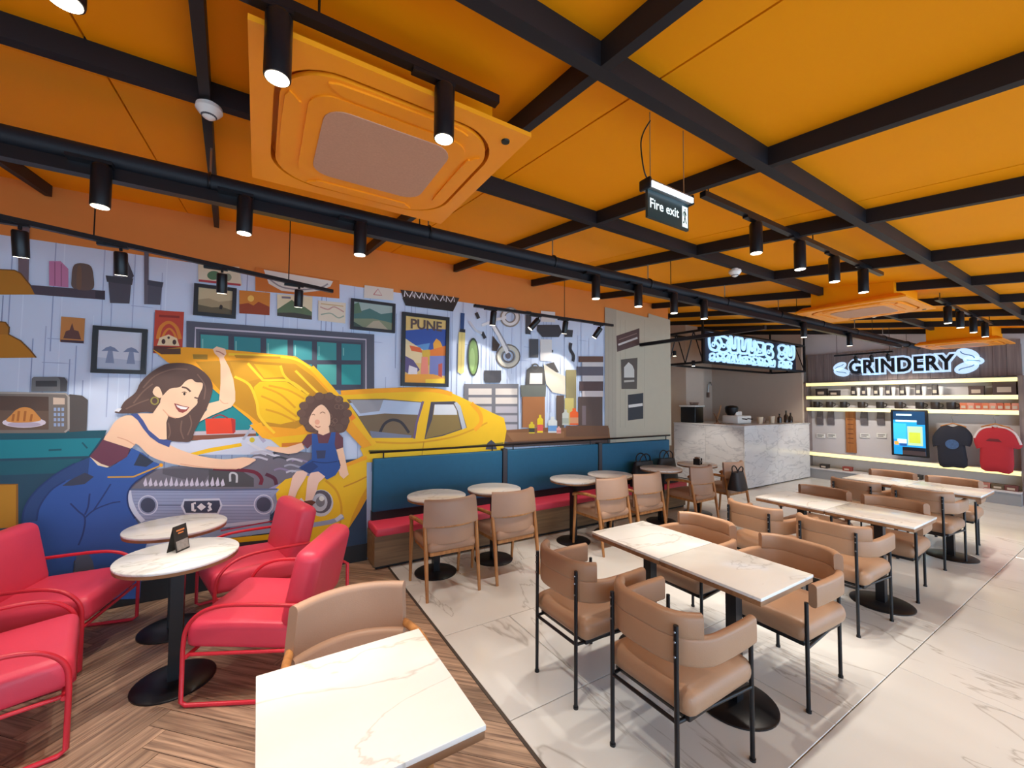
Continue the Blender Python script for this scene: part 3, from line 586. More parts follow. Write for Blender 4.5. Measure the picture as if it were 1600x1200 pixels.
# woman
H3 = lambda pts: tr(pts, 180, 540, 6.667)
H4 = lambda pts: tr(pts, 0, 600, 4.0)
SK, SKS, HR, MAR, BLU, NAV = (246, 204, 170), (226, 172, 140), (88, 66, 60), (108, 60, 80), (50, 92, 168), (34, 60, 116)
w = Mural('printed_woman', base)
w.poly(SK, H3([(1020, 40), (1060, 12), (1150, 38), (1160, 90), (1135, 125), (1190, 230), (1232, 350), (1252, 480), (1252, 580), (1210, 640), (1000, 730), (880, 792), (868, 762), (960, 670), (962, 605), (1085, 575), (1100, 400), (1100, 200), (1085, 130), (1040, 85)]))
w.line(SKS, H3([(1090, 560), (1130, 600), (1180, 600)]), 0.008); w.line((196, 130, 110), H3([(1050, 60), (1090, 70), (1140, 100)]), 0.01)
w.poly(HR, H3([(5, 692), (60, 660), (110, 580), (220, 490), (270, 390), (370, 290), (480, 220), (580, 187), (760, 190), (880, 240), (980, 330), (1020, 430), (1000, 540), (960, 650), (900, 760), (840, 870), (790, 990), (700, 1000), (600, 990), (530, 950), (430, 710), (180, 704), (60, 706)]), True)
for pts in ([(300, 440), (420, 320), (600, 250), (760, 250)], [(200, 600), (300, 480), (400, 400)], [(560, 800), (580, 900), (560, 960)], [(700, 780), (690, 880), (720, 970)], [(780, 720), (800, 820), (760, 930)], [(860, 300), (940, 420), (930, 560)], [(120, 660), (250, 600), (360, 560)]): w.line((116, 90, 78), H3(pts), 0.010)
w.poly(SK, H3([(480, 590), (500, 660), (560, 735), (540, 800), (545, 970), (470, 985), (360, 900), (300, 790), (240, 705), (400, 705)]))
w.poly(SK, H4([(800, 195), (730, 230), (690, 290), (655, 350), (700, 385), (820, 400), (860, 372), (950, 450), (1100, 500), (1300, 524), (1480, 528), (1545, 500), (1600, 470), (1520, 455), (1400, 468), (1250, 446), (1100, 396), (1010, 340), (930, 290), (870, 215)]), True)
w.poly(SK, H4([(1470, 500), (1520, 455), (1580, 462), (1600, 470), (1560, 500), (1500, 528)]))
w.poly(SK, H3([(400, 480), (430, 430), (470, 440), (500, 520), (470, 545), (420, 520)]), True)
w.poly(SK, H3([(490, 540), (510, 515), (580, 450), (680, 432), (740, 372), (800, 350), (845, 382), (912, 390), (912, 440), (885, 500), (862, 560), (858, 605), (800, 665), (740, 722), (660, 752), (580, 732), (505, 665), (478, 592)]), True)
w.line(HR, H3([(700, 432), (750, 445), (790, 480)]), 0.014); w.line(HR, H3([(830, 540), (860, 548), (890, 545)]), 0.012); w.ell((60, 46, 44), *H3([(727, 503)])[0], 1.8, 2.4); w.line((96, 70, 60), H3([(700, 490), (730, 482), (750, 495)]), 0.006)
w.poly((150, 70, 66), H3([(620, 600), (660, 610), (720, 630), (780, 640), (750, 680), (710, 700), (670, 690), (640, 650)])); w.poly((244, 240, 238), H3([(640, 615), (690, 630), (765, 645), (740, 665), (690, 660), (655, 640)]))
w.line(SKS, H3([(505, 665), (570, 730), (640, 752)]), 0.008); w.line(SKS, H4([(740, 330), (800, 350), (850, 380)]), 0.008); w.line(SKS, H4([(1130, 496), (1300, 520), (1480, 528)]), 0.008)
w.ring((150, 140, 70), *H3([(420, 575)])[0], 5.5, 0.010)
w.poly((226, 230, 240), H3([(0, 680), (40, 650), (80, 655), (50, 690)]))
w.poly(MAR, H4([(650, 345), (820, 400), (800, 455), (690, 515), (630, 500), (570, 450), (620, 390)]))
w.poly((236, 220, 190), H4([(572, 452), (640, 495), (690, 512), (670, 522), (610, 500), (575, 470)]))
w.poly(BLU, H4([(575, 455), (620, 505), (690, 522), (800, 452), (830, 398), (900, 430), (960, 480), (1015, 502), (900, 575), (840, 620), (805, 680), (810, 760), (850, 835), (900, 905), (925, 985), (900, 1060), (880, 1330), (640, 1340), (560, 1100), (540, 1050), (470, 1100), (460, 1340), (300, 1350), (150, 1040), (150, 860), (172, 760), (240, 660), (360, 560), (480, 492)]))
w.poly((44, 74, 128), H4([(480, 492), (570, 455), (560, 560), (420, 600), (330, 660), (260, 760), (240, 850), (150, 860), (172, 760), (240, 660), (360, 560)]))
w.poly((58, 66, 88), H4([(400, 632), (450, 595), (540, 550), (596, 575), (540, 620), (470, 630)])); w.poly((46, 56, 76), H4([(880, 428), (966, 482), (920, 515), (842, 505)]))
for pts in ([(540, 830), (600, 780), (700, 740), (760, 730)], [(450, 740), (500, 790), (540, 830), (530, 920), (500, 1000)], [(700, 620), (650, 700), (590, 790)], [(570, 680), (560, 760), (540, 810)], [(1015, 502), (900, 575), (840, 620), (805, 680), (810, 760), (850, 835)], [(480, 492), (360, 560), (240, 660), (172, 760), (150, 860)], [(420, 600), (330, 660), (260, 760), (240, 850)]): w.line(NAV, H4(pts), 0.010)
w.line((206, 160, 60), H4([(680, 578), (840, 576), (1000, 510)]), 0.012, False); w.ell((246, 170, 30), 253, 726, 3, 3)
w.poly((66, 84, 146), H3([(170, 712), (245, 708), (300, 775), (360, 878), (470, 970), (590, 985), (570, 1055), (460, 1010), (370, 945), (300, 860), (245, 775)]))
w.poly((84, 96, 120), H4([(490, 1060), (550, 1030), (590, 1100), (600, 1160), (470, 1160)]))
w.done()
# girl
GL = lambda pts: tr(pts, 380, 600, 6.0)
g = Mural('printed_girl', base)
g.poly((96, 70, 60), GL([(530, 330), (530, 250), (570, 180), (640, 120), (720, 95), (830, 95), (920, 150), (970, 240), (985, 350), (950, 440), (880, 460), (840, 460), (620, 450), (570, 400)]), True)
for i in range(14):
    a = i*2*PI/14; g.ell((104, 78, 66), *GL([(757+215*math.cos(a), 275+165*math.sin(a))])[0], 7, 6)
for i in range(8): x = random.uniform(600, 940); y = random.uniform(130, 400); g.ring((124, 94, 78), *GL([(x, y)])[0], 3.5, 0.006)
g.poly((106, 60, 72), GL([(600, 470), (660, 460), (880, 450), (930, 500), (932, 592), (868, 612), (840, 560), (640, 560), (600, 604), (545, 545)]))
g.poly(SK, GL([(700, 420), (800, 400), (805, 452), (745, 478), (700, 462)]))
g.poly(SK, GL([(640, 272), (690, 212), (742, 196), (800, 262), (812, 330), (800, 392), (742, 432), (690, 432), (640, 392), (612, 350)]), True)
g.line((150, 100, 80), GL([(715, 275), (740, 262), (765, 275)]), 0.007); g.line((150, 100, 80), GL([(640, 290), (655, 282), (670, 292)]), 0.007); g.line((170, 96, 84), GL([(672, 390), (695, 404), (720, 396)]), 0.008); g.ell((236, 170, 140), *GL([(690, 355)])[0], 4, 4)
g.poly(SK, GL([(548, 548), (572, 602), (500, 642), (420, 652), (300, 632), (205, 602), (230, 580), (400, 592), (500, 562)]))
g.poly(SK, GL([(868, 612), (930, 592), (952, 700), (972, 800), (984, 842), (935, 884), (900, 850), (888, 800), (908, 760)]))
g.poly((44, 84, 156), GL([(640, 460), (690, 470), (702, 552), (790, 552), (822, 450), (862, 450), (852, 560), (905, 780), (860, 850), (780, 892), (700, 822), (620, 835), (518, 782), (640, 700)]))
g.poly((56, 62, 96), GL([(680, 620), (770, 618), (762, 692), (690, 696)])); g.line((30, 56, 110), GL([(640, 720), (760, 735), (880, 720)]), 0.01); g.poly((36, 62, 120), GL([(520, 782), (640, 720), (700, 770), (620, 835)]))
g.poly((244, 206, 186), GL([(500, 812), (560, 805), (602, 832), (565, 900), (505, 1000), (482, 1065), (410, 1072), (440, 950), (460, 860)])); g.poly((244, 206, 186), GL([(630, 828), (700, 815), (765, 862), (702, 920), (682, 1000), (642, 1085), (578, 1092), (590, 980), (602, 880)]))
g.poly((104, 58, 40), GL([(400, 1065), (480, 1060), (490, 1100), (430, 1120), (350, 1100)])); g.poly((104, 58, 40), GL([(570, 1090), (640, 1082), (680, 1100), (620, 1150), (540, 1150)])); g.poly((226, 224, 228), GL([(500, 1100), (540, 1060), (570, 1090), (530, 1140)]))
g.done()

# framed pictures hung on the mural
def framed(label, px, fw, art):
    P = [on_y(x, y, WY) for x, y in px]
    x0 = (P[0].x+P[3].x)/2; x1 = (P[1].x+P[2].x)/2; z1 = (P[0].z+P[1].z)/2; z0 = (P[2].z+P[3].z)/2
    t = thing('picture_frame', label, 'picture', ((x0+x1)/2, WY, z0)); w_, h_ = x1-x0, z1-z0
    yb, yf = -0.018, -0.045
    FB = mat('black_frame_wood', (26, 28, 34), 0.45)
    f = MB()
    f.b2((-w_/2, yf, 0), (w_/2, yb, fw), FB).b2((-w_/2, yf, h_-fw), (w_/2, yb, h_), FB).b2((-w_/2, yf, fw), (-w_/2+fw, yb, h_-fw), FB).b2((w_/2-fw, yf, fw), (w_/2, yb, h_-fw), FB)
    f.build('frame', t, 0)
    b = MB(); n = [0]
    def pl(rgb, pts):
        n[0] += 1; yy = -0.030-0.0002*n[0]
        b.add([((-w_/2+fw)+u*(w_-2*fw), yy, fw+v*(h_-2*fw)) for u, v in pts], [tuple(range(len(pts)))], paint(rgb))
    b.b2((-w_/2+fw*0.5, -0.029, fw*0.5), (w_/2-fw*0.5, -0.012, h_-fw*0.5), WHITE)
    art(pl); b.build('print', t, 0); return t, w_, h_, fw
R1 = [(0, 0), (1, 0), (1, 1), (0, 1)]
def art1(p):
    p((206, 212, 226), R1); p((182, 192, 212), [(0, 0), (1, 0), (1, 0.25), (0, 0.3)])
    for cx, s in ((0.28, 1), (0.76, 0.95)):
        p((120, 134, 166), [(cx-0.2*s, 0.46), (cx-0.1, 0.56), (cx, 0.6), (cx+0.1, 0.56), (cx+0.2*s, 0.46), (cx, 0.48)]); p((132, 146, 176), [(cx-0.05, 0.48), (cx+0.05, 0.48), (cx+0.1, 0.16), (cx-0.1, 0.16)])
framed('black framed pale blue print of two spreading trees, on the mural', [(147, 508), (232, 517), (229, 585), (145, 583)], 0.032, art1)
def art2(p):
    p((196, 178, 140), R1); p((162, 144, 110), [(0, 0.5), (0.3, 0.6), (0.6, 0.5), (1, 0.62), (1, 0), (0, 0)]); p((100, 88, 66), [(0, 0.3), (0.4, 0.24), (0.7, 0.3), (1, 0.2), (1, 0), (0, 0)]); p((40, 36, 32), [(0.62, 0.2), (0.7, 0.2), (0.72, 0.34), (0.66, 0.4), (0.62, 0.32)])
framed('black framed sepia landscape print above the printed garage window', [(304, 446), (370, 450), (369, 498), (303, 494)], 0.030, art2)
def art3(p):
    p((160, 178, 172), R1); p((74, 116, 112), [(0, 0.75), (0.2, 0.66), (0.4, 0.8), (0.7, 0.62), (1, 0.74), (1, 0.3), (0, 0.3)]); p((90, 120, 96), [(0, 0.9), (0.12, 1), (0.2, 0.6), (0, 0.5)]); p((128, 140, 112), [(0, 0), (0, 0.32), (0.5, 0.4), (1, 0.3), (1, 0)]); p((176, 166, 142), [(0.3, 0), (0.5, 0.3), (0.65, 0.34), (0.9, 0)]); p((60, 80, 70), [(0, 0), (0, 0.2), (0.25, 0)])
framed('black framed green valley landscape print beside the dark shop board', [(548, 468), (617, 475), (615, 521), (546, 515)], 0.030, art3)
def art4(p):
    p((222, 190, 116), R1); p((52, 84, 164), [(0, 0.78), (0.5, 0.84), (1, 0.86), (1, 0.5), (0.5, 0.4), (0, 0.5)]); p((84, 140, 196), [(0.2, 0.56), (0.6, 0.62), (0.55, 0.5), (0.3, 0.5)])
    p((226, 206, 160), [(0, 0.66), (0.16, 0.6), (0.45, 0.5), (0.5, 0.3), (0.2, 0.3), (0, 0.4)]); p((214, 96, 50), [(0.1, 0.56), (0.36, 0.54), (0.44, 0.46), (0.15, 0.48)]); p((226, 160, 50), [(0.68, 0.62), (0.76, 0.7), (0.86, 0.66), (0.92, 0.58), (0.7, 0.5)]); p((222, 122, 44), [(0.55, 0.5), (1, 0.6), (1, 0.44), (0.6, 0.4)])
    p((206, 170, 60), [(0.4, 0.5), (0.6, 0.52), (0.62, 0.3), (0.45, 0.2)]); p((120, 130, 190), [(0.6, 0.42), (1, 0.44), (1, 0.12), (0.6, 0.14)]); p((232, 140, 120), [(0.4, 0.4), (0.55, 0.4), (0.58, 0.1), (0.38, 0.1)]); p((196, 90, 80), [(0.82, 0.3), (0.92, 0.32), (0.92, 0.08), (0.82, 0.08)])
    p((96, 84, 130), [(0, 0.4), (0.2, 0.34), (0.36, 0.2), (0.2, 0.1), (0, 0.16)]); p((226, 220, 226), [(0.1, 0.26), (0.3, 0.22), (0.3, 0.12), (0.08, 0.12)]); p((236, 164, 60), [(0, 0.12), (0.7, 0.14), (1, 0.08), (1, 0), (0, 0)]); p((244, 206, 60), [(0.5, 0.06), (1, 0.08), (1, 0), (0.5, 0)])
t, w_, h_, fw = framed('black framed colourful PUNE travel poster above the printed yellow car', [(627, 488), (701, 497), (698, 606), (625, 602)], 0.040, art4)
tm = link('lettering', text_mesh('PUNE', 0.15, 0.0006, paint((92, 74, 70)), bold=0.004), t); tm.matrix_local = Matrix(((1,0,0,0),(0,0,-1,-0.036),(0,1,0,h_-fw-0.085),(0,0,0,1)))

# ------------------------------------------------------------------ furniture prototypes
def arc(cx, cy, r, a0, a1, n): return [(cx+r*math.cos(a0+(a1-a0)*i/n), cy+r*math.sin(a0+(a1-a0)*i/n)) for i in range(n+1)]
def flat_path(pts, z=0.0, lean=0.0):
    out = []; n = len(pts)
    for i, p in enumerate(pts):
        a = pts[max(0, i-1)]; b = pts[min(n-1, i+1)]; dx, dy = b[0]-a[0], b[1]-a[1]; l = math.hypot(dx, dy)
        nn = Vector((dy/l, -dx/l, 0)); out.append(((p[0], p[1], z), nn, (Vector((0, 0, 1))+nn*lean).normalized()))
    return out

# tub chair: black tube legs, tan curved band back, faces +x
def make_tub(label, loc, rz, group):
    t = thing('tub_chair', label, 'chair', loc, rz, group)
    MB().rbox((0.0, 0, 0.405), (0.49, 0.47, 0.115), TANS, 0.05, 4, puff=0.018).build('seat', t, 60)
    MB().rbox((-0.0, 0, 0.343), (0.43, 0.41, 0.03), BLACKM, 0.008, 2).build('seat_base', t)
    # U band, from one arm tip round the back to the other
    U = [(0.20, -0.245), (0.10, -0.25), (0.0, -0.25), (-0.08, -0.247)]+arc(-0.075, -0.072, 0.175, -PI/2, -PI, 7)[1:]+[(-0.253, 0.0)]
    U = U+[(x, -y) for x, y in reversed(U[:-1])]
    sec = rrect(0.042, 0.125, 0.018, 3)
    MB().sweep(flat_path(U, 0.612, 0.0), sec, TAN).build('arm_band', t, 50)
    B = [(-0.155, -0.225)]+arc(-0.075, -0.072, 0.175, -PI*0.70, -PI, 5)[1:]+[(-0.25, 0.0)]
    B = B+[(x, -y) for x, y in reversed(B[:-1])]
    MB().sweep(flat_path(B, 0.713, 0.02), rrect(0.046, 0.105, 0.02, 3), TAN).build('back_pad', t, 50)
    for sx, sy in ((-1, -1), (-1, 1), (1, -1), (1, 1)):
        x = 0.225 if sx > 0 else -0.262; y = sy*(0.225 if sx > 0 else 0.178); h = 0.575 if sx > 0 else 0.725
        l = MB().cyl((x, y, 0), (x, y, h), 0.0105, BLACKM, n=10); l.cyl((x, y, 0), (x, y, 0.012), 0.014, BLACKM, n=10)
        lo = l.build('leg', t, 50)
        if sx < 0:
            for z in (0.60, 0.66, 0.70): MB().cyl((x-0.014, y, z), (x-0.008, y, z), 0.005, STEEL, n=8).build('bolt', lo)
    for sy in (-1, 1):
        MB().cyl((-0.262, sy*0.178, 0.335), (0.225, sy*0.225, 0.335), 0.009, BLACKM, n=8).build('side_rail', t, 50)
    MB().cyl((-0.262, -0.178, 0.335), (-0.262, 0.178, 0.335), 0.009, BLACKM, n=8).build('back_rail', t, 50)
    return t
G_TUB = 'tan tub chairs at the marble dining tables'
rows3 = [('near', 2.29, (1.76, 2.78), 1.30, 1.93, 'parquet border'), ('middle', 4.445, (3.92, 4.92), 1.41, 1.98, 'middle'), ('far', 6.45, (6.12, 6.98), 1.43, 1.99, 'far')]
tub_labels = {
 (0, 0, 0): 'tan tub chair with black legs nearest the parquet, below the fire exit sign', (0, 0, 1): 'tan tub chair facing the double table by the parquet, on the bench side',
 (0, 1, 0): 'tan tub chair across the double table by the parquet, away from the mural', (0, 1, 1): 'tan tub chair across the double table by the parquet, on the mural side',
 (1, 0, 0): 'tan tub chair backing onto the first double table, away from the mural', (1, 0, 1): 'tan tub chair backing onto the first double table, on the mural side',
 (1, 1, 0): 'tan tub chair between the middle double table and the third table, away from the mural', (1, 1, 1): 'tan tub chair between the middle double table and the third table, mural side',
 (2, 0, 0): 'tan tub chair pushed under the table by the merchandise wall, away from the mural', (2, 0, 1): 'tan tub chair pushed under the table by the merchandise wall, mural side',
 (2, 1, 0): 'tan tub chair backing onto the merchandise shelves, below the red shirt', (2, 1, 1): 'tan tub chair backing onto the merchandise shelves, below the display screen'}
tub0 = None
for i, (nm, tx, xs2, ya, yb_, _) in enumerate(rows3):
    for s in (0, 1):
        for q, y in enumerate((ya, yb_)):
            lb = tub_labels[(i, s, q)]; loc = (xs2[s], y, 0); rz = 0.0 if s == 0 else PI
            rz += random.uniform(-0.05, 0.05)
            if tub0 is None: tub0 = make_tub(lb, loc, rz, G_TUB)
            else: dup(tub0, loc, rz, lb, G_TUB)

# rectangular pedestal tables, two to a row
def make_rect_table(label, cx, y0, y1, w, group, top=TOP):
    t = thing('pedestal_table', label, 'table', (cx, (y0+y1)/2, 0), 0, group); d = y1-y0-0.004; h = 0.735
    MB().rbox((0, 0, h-0.008), (w, d, 0.016), top, 0.003, 2).build('marble_top', t)
    MB().rbox((0, 0, h-0.028), (w-0.004, d-0.004, 0.026), EDGE, 0.004, 2).build('wood_edge', t)
    MB().box((0, 0, h-0.048), (w*0.6, 0.06, 0.014), BLACKM).box((0, 0, h-0.048), (0.06, d*0.6, 0.014), BLACKM).build('bracket', t)
    MB().box((0, 0, (h-0.05)/2), (0.06, 0.06, h-0.06), BLACKM).build('pedestal', t)
    MB().lathe([(0.21, 0.0), (0.21, 0.008), (0.20, 0.014), (0.05, 0.02), (0.045, 0.02)], BLACKM, 36).build('base_plate', t)
    return t
names = ['by the parquet', 'in the middle row', 'by the merchandise wall']
for i, (nm, tx, xs2, ya, yb_, _) in enumerate(rows3):
    wd = (0.53, 0.55, 0.58)[i]; ym = 1.62; tp = TOP
    make_rect_table('white marble pedestal table '+names[i]+', half away from the mural', tx, ym-0.575, ym, wd, 'marble dining tables', tp)
    make_rect_table('white marble pedestal table '+names[i]+', half towards the mural', tx, ym, ym+0.575, wd, 'marble dining tables', tp)
make_rect_table('white marble pedestal table alone on the parquet beside a wooden armchair', 0.297, 1.052, 1.632, 0.556, 'marble dining tables')

# round pedestal tables
def make_round(label, x, y, r, group, h=0.735, top=TOP):
    t = thing('round_table', label, 'table', (x, y, 0), 0, group)
    MB().lathe([(r-0.003, h-0.016), (r, h-0.012), (r, h-0.003), (r-0.003, h)], top, 48).build('marble_top', t, 50)
    MB().lathe([(r-0.03, h-0.036), (r-0.004, h-0.034), (r-0.002, h-0.016), (r-0.01, h-0.0155)], EDGE, 48).build('wood_edge', t, 50)
    MB().lathe([(0.12, h-0.044), (0.12, h-0.034)], BLACKM, 20).build('bracket', t)
    MB().box((0, 0, (h-0.04)/2), (0.062, 0.062, h-0.05), BLACKM).build('pedestal', t)
    MB().lathe([(0.20, 0.0), (0.20, 0.008), (0.19, 0.014), (0.05, 0.02), (0.045, 0.02)], BLACKM, 36).build('base_plate', t)
    return t
make_round('round white marble table holding the menu card, between red lounge chairs', -0.37, 3.13, 0.295, 'round tables in the lounge')
make_round('round white marble table beside the printed car grille, between red lounge chairs', -0.475, 3.84, 0.30, 'round tables in the lounge')
for lb, x, tp in (('round white marble table at the start of the red bench, next to the mural wing', 1.50, TOP), ('second round white table along the red bench from the mural wing', 2.14, TOP), ('round white table by the second teal panel, third along the red bench', 3.22, TOP),
              ('round white table along the bench, fourth from the mural wing', 3.82, TOP), ('round white table along the bench in front of the black handbags', 4.80, TOP), ('round white table with a small black caddy, at the counter end of the bench', 5.62, TOP)):
    make_round(lb, x, 3.80, 0.28, 'round tables along the bench', top=tp)

# wooden armchair, faces +x
def make_arm(label, loc, rz, group):
    t = thing('wooden_armchair', label, 'chair', loc, rz, group)
    MB().rbox((0.015, 0, 0.415), (0.46, 0.44, 0.09), TANW, 0.04, 4, puff=0.012).build('seat', t, 60)
    MB().box((0.01, 0, 0.362), (0.42, 0.40, 0.03), OAK).build('seat_frame', t)
    C = [(-0.185+0.09*(y/0.23)**2*0.9, y) for y in [(-0.235+0.47*i/12) for i in range(13)]]
    def shifted(dx): return [(x+dx, y) for x, y in C]
    MB().sweep(flat_path(shifted(-0.022), 0.515, 0.10), rrect(0.046, 0.17, 0.02, 3), TANW).build('lower_back_pad', t, 60)
    MB().sweep(flat_path(shifted(-0.032), 0.690, 0.12), rrect(0.052, 0.235, 0.024, 4), TANW).build('upper_back_pad', t, 60)
    MB().sweep(flat_path([(x-0.060, y*1.0) for x, y in C], 0.592, 0.1), rrect(0.022, 0.020, 0.007, 2), OAK).build('back_band', t, 50)
    for sy in (-1, 1):
        MB().tube([(-0.245, sy*0.235, 0), (-0.20, sy*0.235, 0.33), (-0.155, sy*0.238, 0.60)], [0.013, 0.019, 0.016], OAK, 8).build('leg', t, 60)
        MB().tube([(0.235, sy*0.235, 0), (0.205, sy*0.24, 0.36), (0.19, sy*0.245, 0.585)], [0.013, 0.019, 0.016], OAK, 8).build('leg', t, 60)
        pts = crom([(-0.15, sy*0.235, 0.612), (-0.02, sy*0.258, 0.618), (0.10, sy*0.262, 0.61), (0.20, sy*0.25, 0.59), (0.225, sy*0.24, 0.565)], False, 4)
        MB().tube(pts, [0.016]+[0.018]*(len(pts)-2)+[0.012], OAK, 8).build('armrest', t, 60)
    return t
G_ARM = 'wooden armchairs'
arms = [('wooden armchair with tan back, in front of the first round bench table', 1.46, 3.50), ('wooden armchair with tan back, in front of the second round bench table', 2.09, 3.49), ('wooden armchair with tan back, before the round table by the second teal panel', 3.40, 3.50),
        ('wooden armchair with tan back, before the fourth round bench table', 3.98, 3.49), ('wooden armchair with tan back, beside the round table holding a black caddy', 5.06, 3.50), ('wooden armchair at the counter end with a black bag hung on its back', 5.86, 3.52)]
arm0 = make_arm('wooden armchair with broad tan back facing the lone parquet table', (0.375, 1.80, 0), -PI/2, G_ARM)
for lb, x, y in arms: dup(arm0, (x, y, 0), PI/2+random.uniform(-0.04, 0.04), lb, G_ARM)
dup(arm0, (0.32, 0.745, 0), PI/2, 'wooden armchair of which only an arm tip shows at the lone table', G_ARM)

# red lounge chair, faces +x
def make_lounge(label, loc, rz, group):
    t = thing('lounge_chair', label, 'chair', loc, rz, group)
    R_ = Matrix.Rotation(0.10, 3, 'Y')
    MB().rbox((0.04, 0, 0.345), (0.60, 0.60, 0.15), RED, 0.045, 4, rot=Matrix.Rotation(-0.06, 3, 'Y'), puff=0.012).build('seat_cushion', t, 60)
    MB().rbox((-0.255, 0, 0.575), (0.15, 0.60, 0.44), RED, 0.06, 5, rot=Matrix.Rotation(-0.20, 3, 'Y')).build('back_cushion', t, 60)
    for sy in (-1, 1):
        y = sy*0.325
        pts = [(-0.33, y, 0.012), (0.30, y, 0.012), (0.325, y, 0.03), (0.325, y, 0.30)]+crom([(0.325, y, 0.30), (0.315, y, 0.40), (0.27, y, 0.47), (0.19, y, 0.515), (0.05, y, 0.53), (-0.28, y, 0.515)], False, 4)[1:]+[(-0.33, y, 0.49), (-0.335, y, 0.03)]
        MB().tube(pts, 0.0115, REDM, 8, closed=True).build('side_frame', t, 60)
    MB().cyl((0.31, -0.325, 0.262), (0.31, 0.325, 0.262), 0.011, REDM, n=8).build('front_rail', t, 60)
    MB().cyl((-0.30, -0.325, 0.262), (-0.30, 0.325, 0.262), 0.011, REDM, n=8).build('rear_rail', t, 60)
    for sy in (-1, 1): MB().cyl((-0.31, sy*0.30, 0.262), (0.31, sy*0.30, 0.262), 0.010, REDM, n=8).build('seat_rail', t, 60)
    return t
G_L = 'red lounge chairs around the round tables'
l0 = make_lounge('red lounge chair with sled frame beside the tan armchair and menu table', (0.13, 2.99, 0), math.radians(153), G_L)
dup(l0, (0.02, 3.90, 0), math.radians(194), 'red lounge chair in front of the printed girl and headlamp', G_L)
dup(l0, (-1.11, 3.87, 0), math.radians(-12), 'red lounge chair in front of the blue overalls of the mural woman', G_L)
dup(l0, (-1.10, 2.99, 0), math.radians(13), 'red lounge chair opposite the one beside the tan armchair, at the menu table', G_L)

# menu card on the round table
t = thing('menu_card', 'small folded black menu card standing on the round lounge table', 'menu card', (-0.385, 3.20, 0.735), math.radians(58))
MB().add([(-0.05, -0.03, 0), (0.05, -0.03, 0), (0.05, 0, 0.15), (-0.05, 0, 0.15), (-0.05, 0.03, 0), (0.05, 0.03, 0), (-0.05, -0.027, 0), (0.05, -0.027, 0), (0.05, 0, 0.146), (-0.05, 0, 0.146), (-0.05, 0.027, 0), (0.05, 0.027, 0)],
    [(0,1,2,3),(3,2,5,4),(7,6,9,8),(8,9,10,11),(0,6,7,1),(4,5,11,10),(1,7,8,2),(2,8,11,5),(0,3,9,6),(3,4,10,9)], mat('menu_black_card', (44, 42, 40), 0.5)).build('card', t, 0)
mb = MB(); n_ = Vector((0, -0.15, 0.03)).normalized()
def on_card(u, v): p = Vector((-0.05+u*0.1, -0.03+v*0.03, v*0.15)); return p+n_*0.0012
def cq(u0, u1, v0, v1, m): mb.add([on_card(u0, v0), on_card(u1, v0), on_card(u1, v1), on_card(u0, v1)], [(0,1,2,3)], m)
cq(0.2, 0.8, 0.78, 0.84, mat('menu_orange_ink', (216, 130, 70), 0.6)); cq(0.3, 0.7, 0.68, 0.73, mat('menu_orange_ink', (216, 130, 70), 0.6)); cq(0.06, 0.94, 0.06, 0.42, mat('menu_grey_photo', (150, 142, 136), 0.6, var=0.4, scale=60))
mb.build('print', t, 0)

# ------------------------------------------------------------------ banquette bench
BX0, BX1 = 1.0, 5.80
bn = thing('banquette_bench', 'long wooden banquette with red seat and teal back panels under the mural', 'bench', (BX0, 4.28, 0))
MB().b2((0, -0.15, 0.03), (BX1-BX0, 0.17, 0.325), BENCHW).build('wood_base', bn)
MB().b2((0.02, -0.12, 0.0), (BX1-BX0, 0.15, 0.03), BLACK).build('toe_kick', bn)
cuts = [0, 1.62, 3.22, BX1-BX0]
for a, b in zip(cuts, cuts[1:]):
    MB().rbox(((a+b)/2, -0.01, 0.365), (b-a-0.006, 0.36, 0.08), REDB, 0.018, 3).build('seat_cushion', bn)
    MB().rbox(((a+b)/2, 0.145, 0.765), (b-a-0.07, 0.075, 0.55), TEAL, 0.015, 3).build('back_panel', bn)
    MB().b2((a+0.03, 0.12, 0.40), (b-0.03, 0.17, 0.50), BLACK).build('panel_support', bn)
for x in cuts[1:-1]: MB().b2((x-0.03, 0.10, 0.40), (x+0.03, 0.18, 1.06), mat('dark_post', (52, 52, 60), 0.5)).build('post', bn)
MB().tube([(0.0, 0.13, 1.105), (BX1-BX0, 0.13, 1.105)], 0.012, BLACKM, 8).build('rail', bn)
for x in (0.14, 1.45, 1.75, 3.05, 3.4, 4.7): MB().cyl((x, 0.13, 1.02), (x, 0.13, 1.105), 0.008, BLACKM, n=8).build('rail_post', bn)
def handbag(label, x, y, z, w, h, rz):
    t = thing('handbag', label, 'bag', (x, y, z), rz)
    M_ = mat('black_bag_leather', (30, 27, 32), 0.5, var=0.15, bump=0.2, bscale=30)
    bm = MB(); prof = []
    for i in range(7):
        f = i/6; ww = w*(1-0.22*f**2); dd = 0.20*(1-0.55*f)
        prof.append((f*h, ww, dd))
    vs = []; fs = []; sec = rrect(1, 1, 0.3, 3); n = len(sec)
    for z_, ww, dd in prof: vs += [(a*ww, b*dd, z_) for a, b in sec]
    for i in range(6):
        for j in range(n): fs.append((i*n+j, i*n+(j+1) % n, (i+1)*n+(j+1) % n, (i+1)*n+j))
    fs += [tuple(range(n-1, -1, -1)), tuple(6*n+j for j in range(n))]
    bm.add(vs, fs, M_).build('body', t, 60)
    for s in (-1, 1):
        MB().tube(crom([(-0.25*w, s*0.03, h*0.95), (-0.2*w, s*0.045, h*1.2), (0, s*0.05, h*1.32), (0.2*w, s*0.045, h*1.2), (0.25*w, s*0.03, h*0.95)], False, 4), 0.009, M_, 6).build('handle', t, 60)
    return t
handbag('wide black handbag on the red bench beside the taller bag', 4.93, 4.22, 0.405, 0.46, 0.36, 0.0)
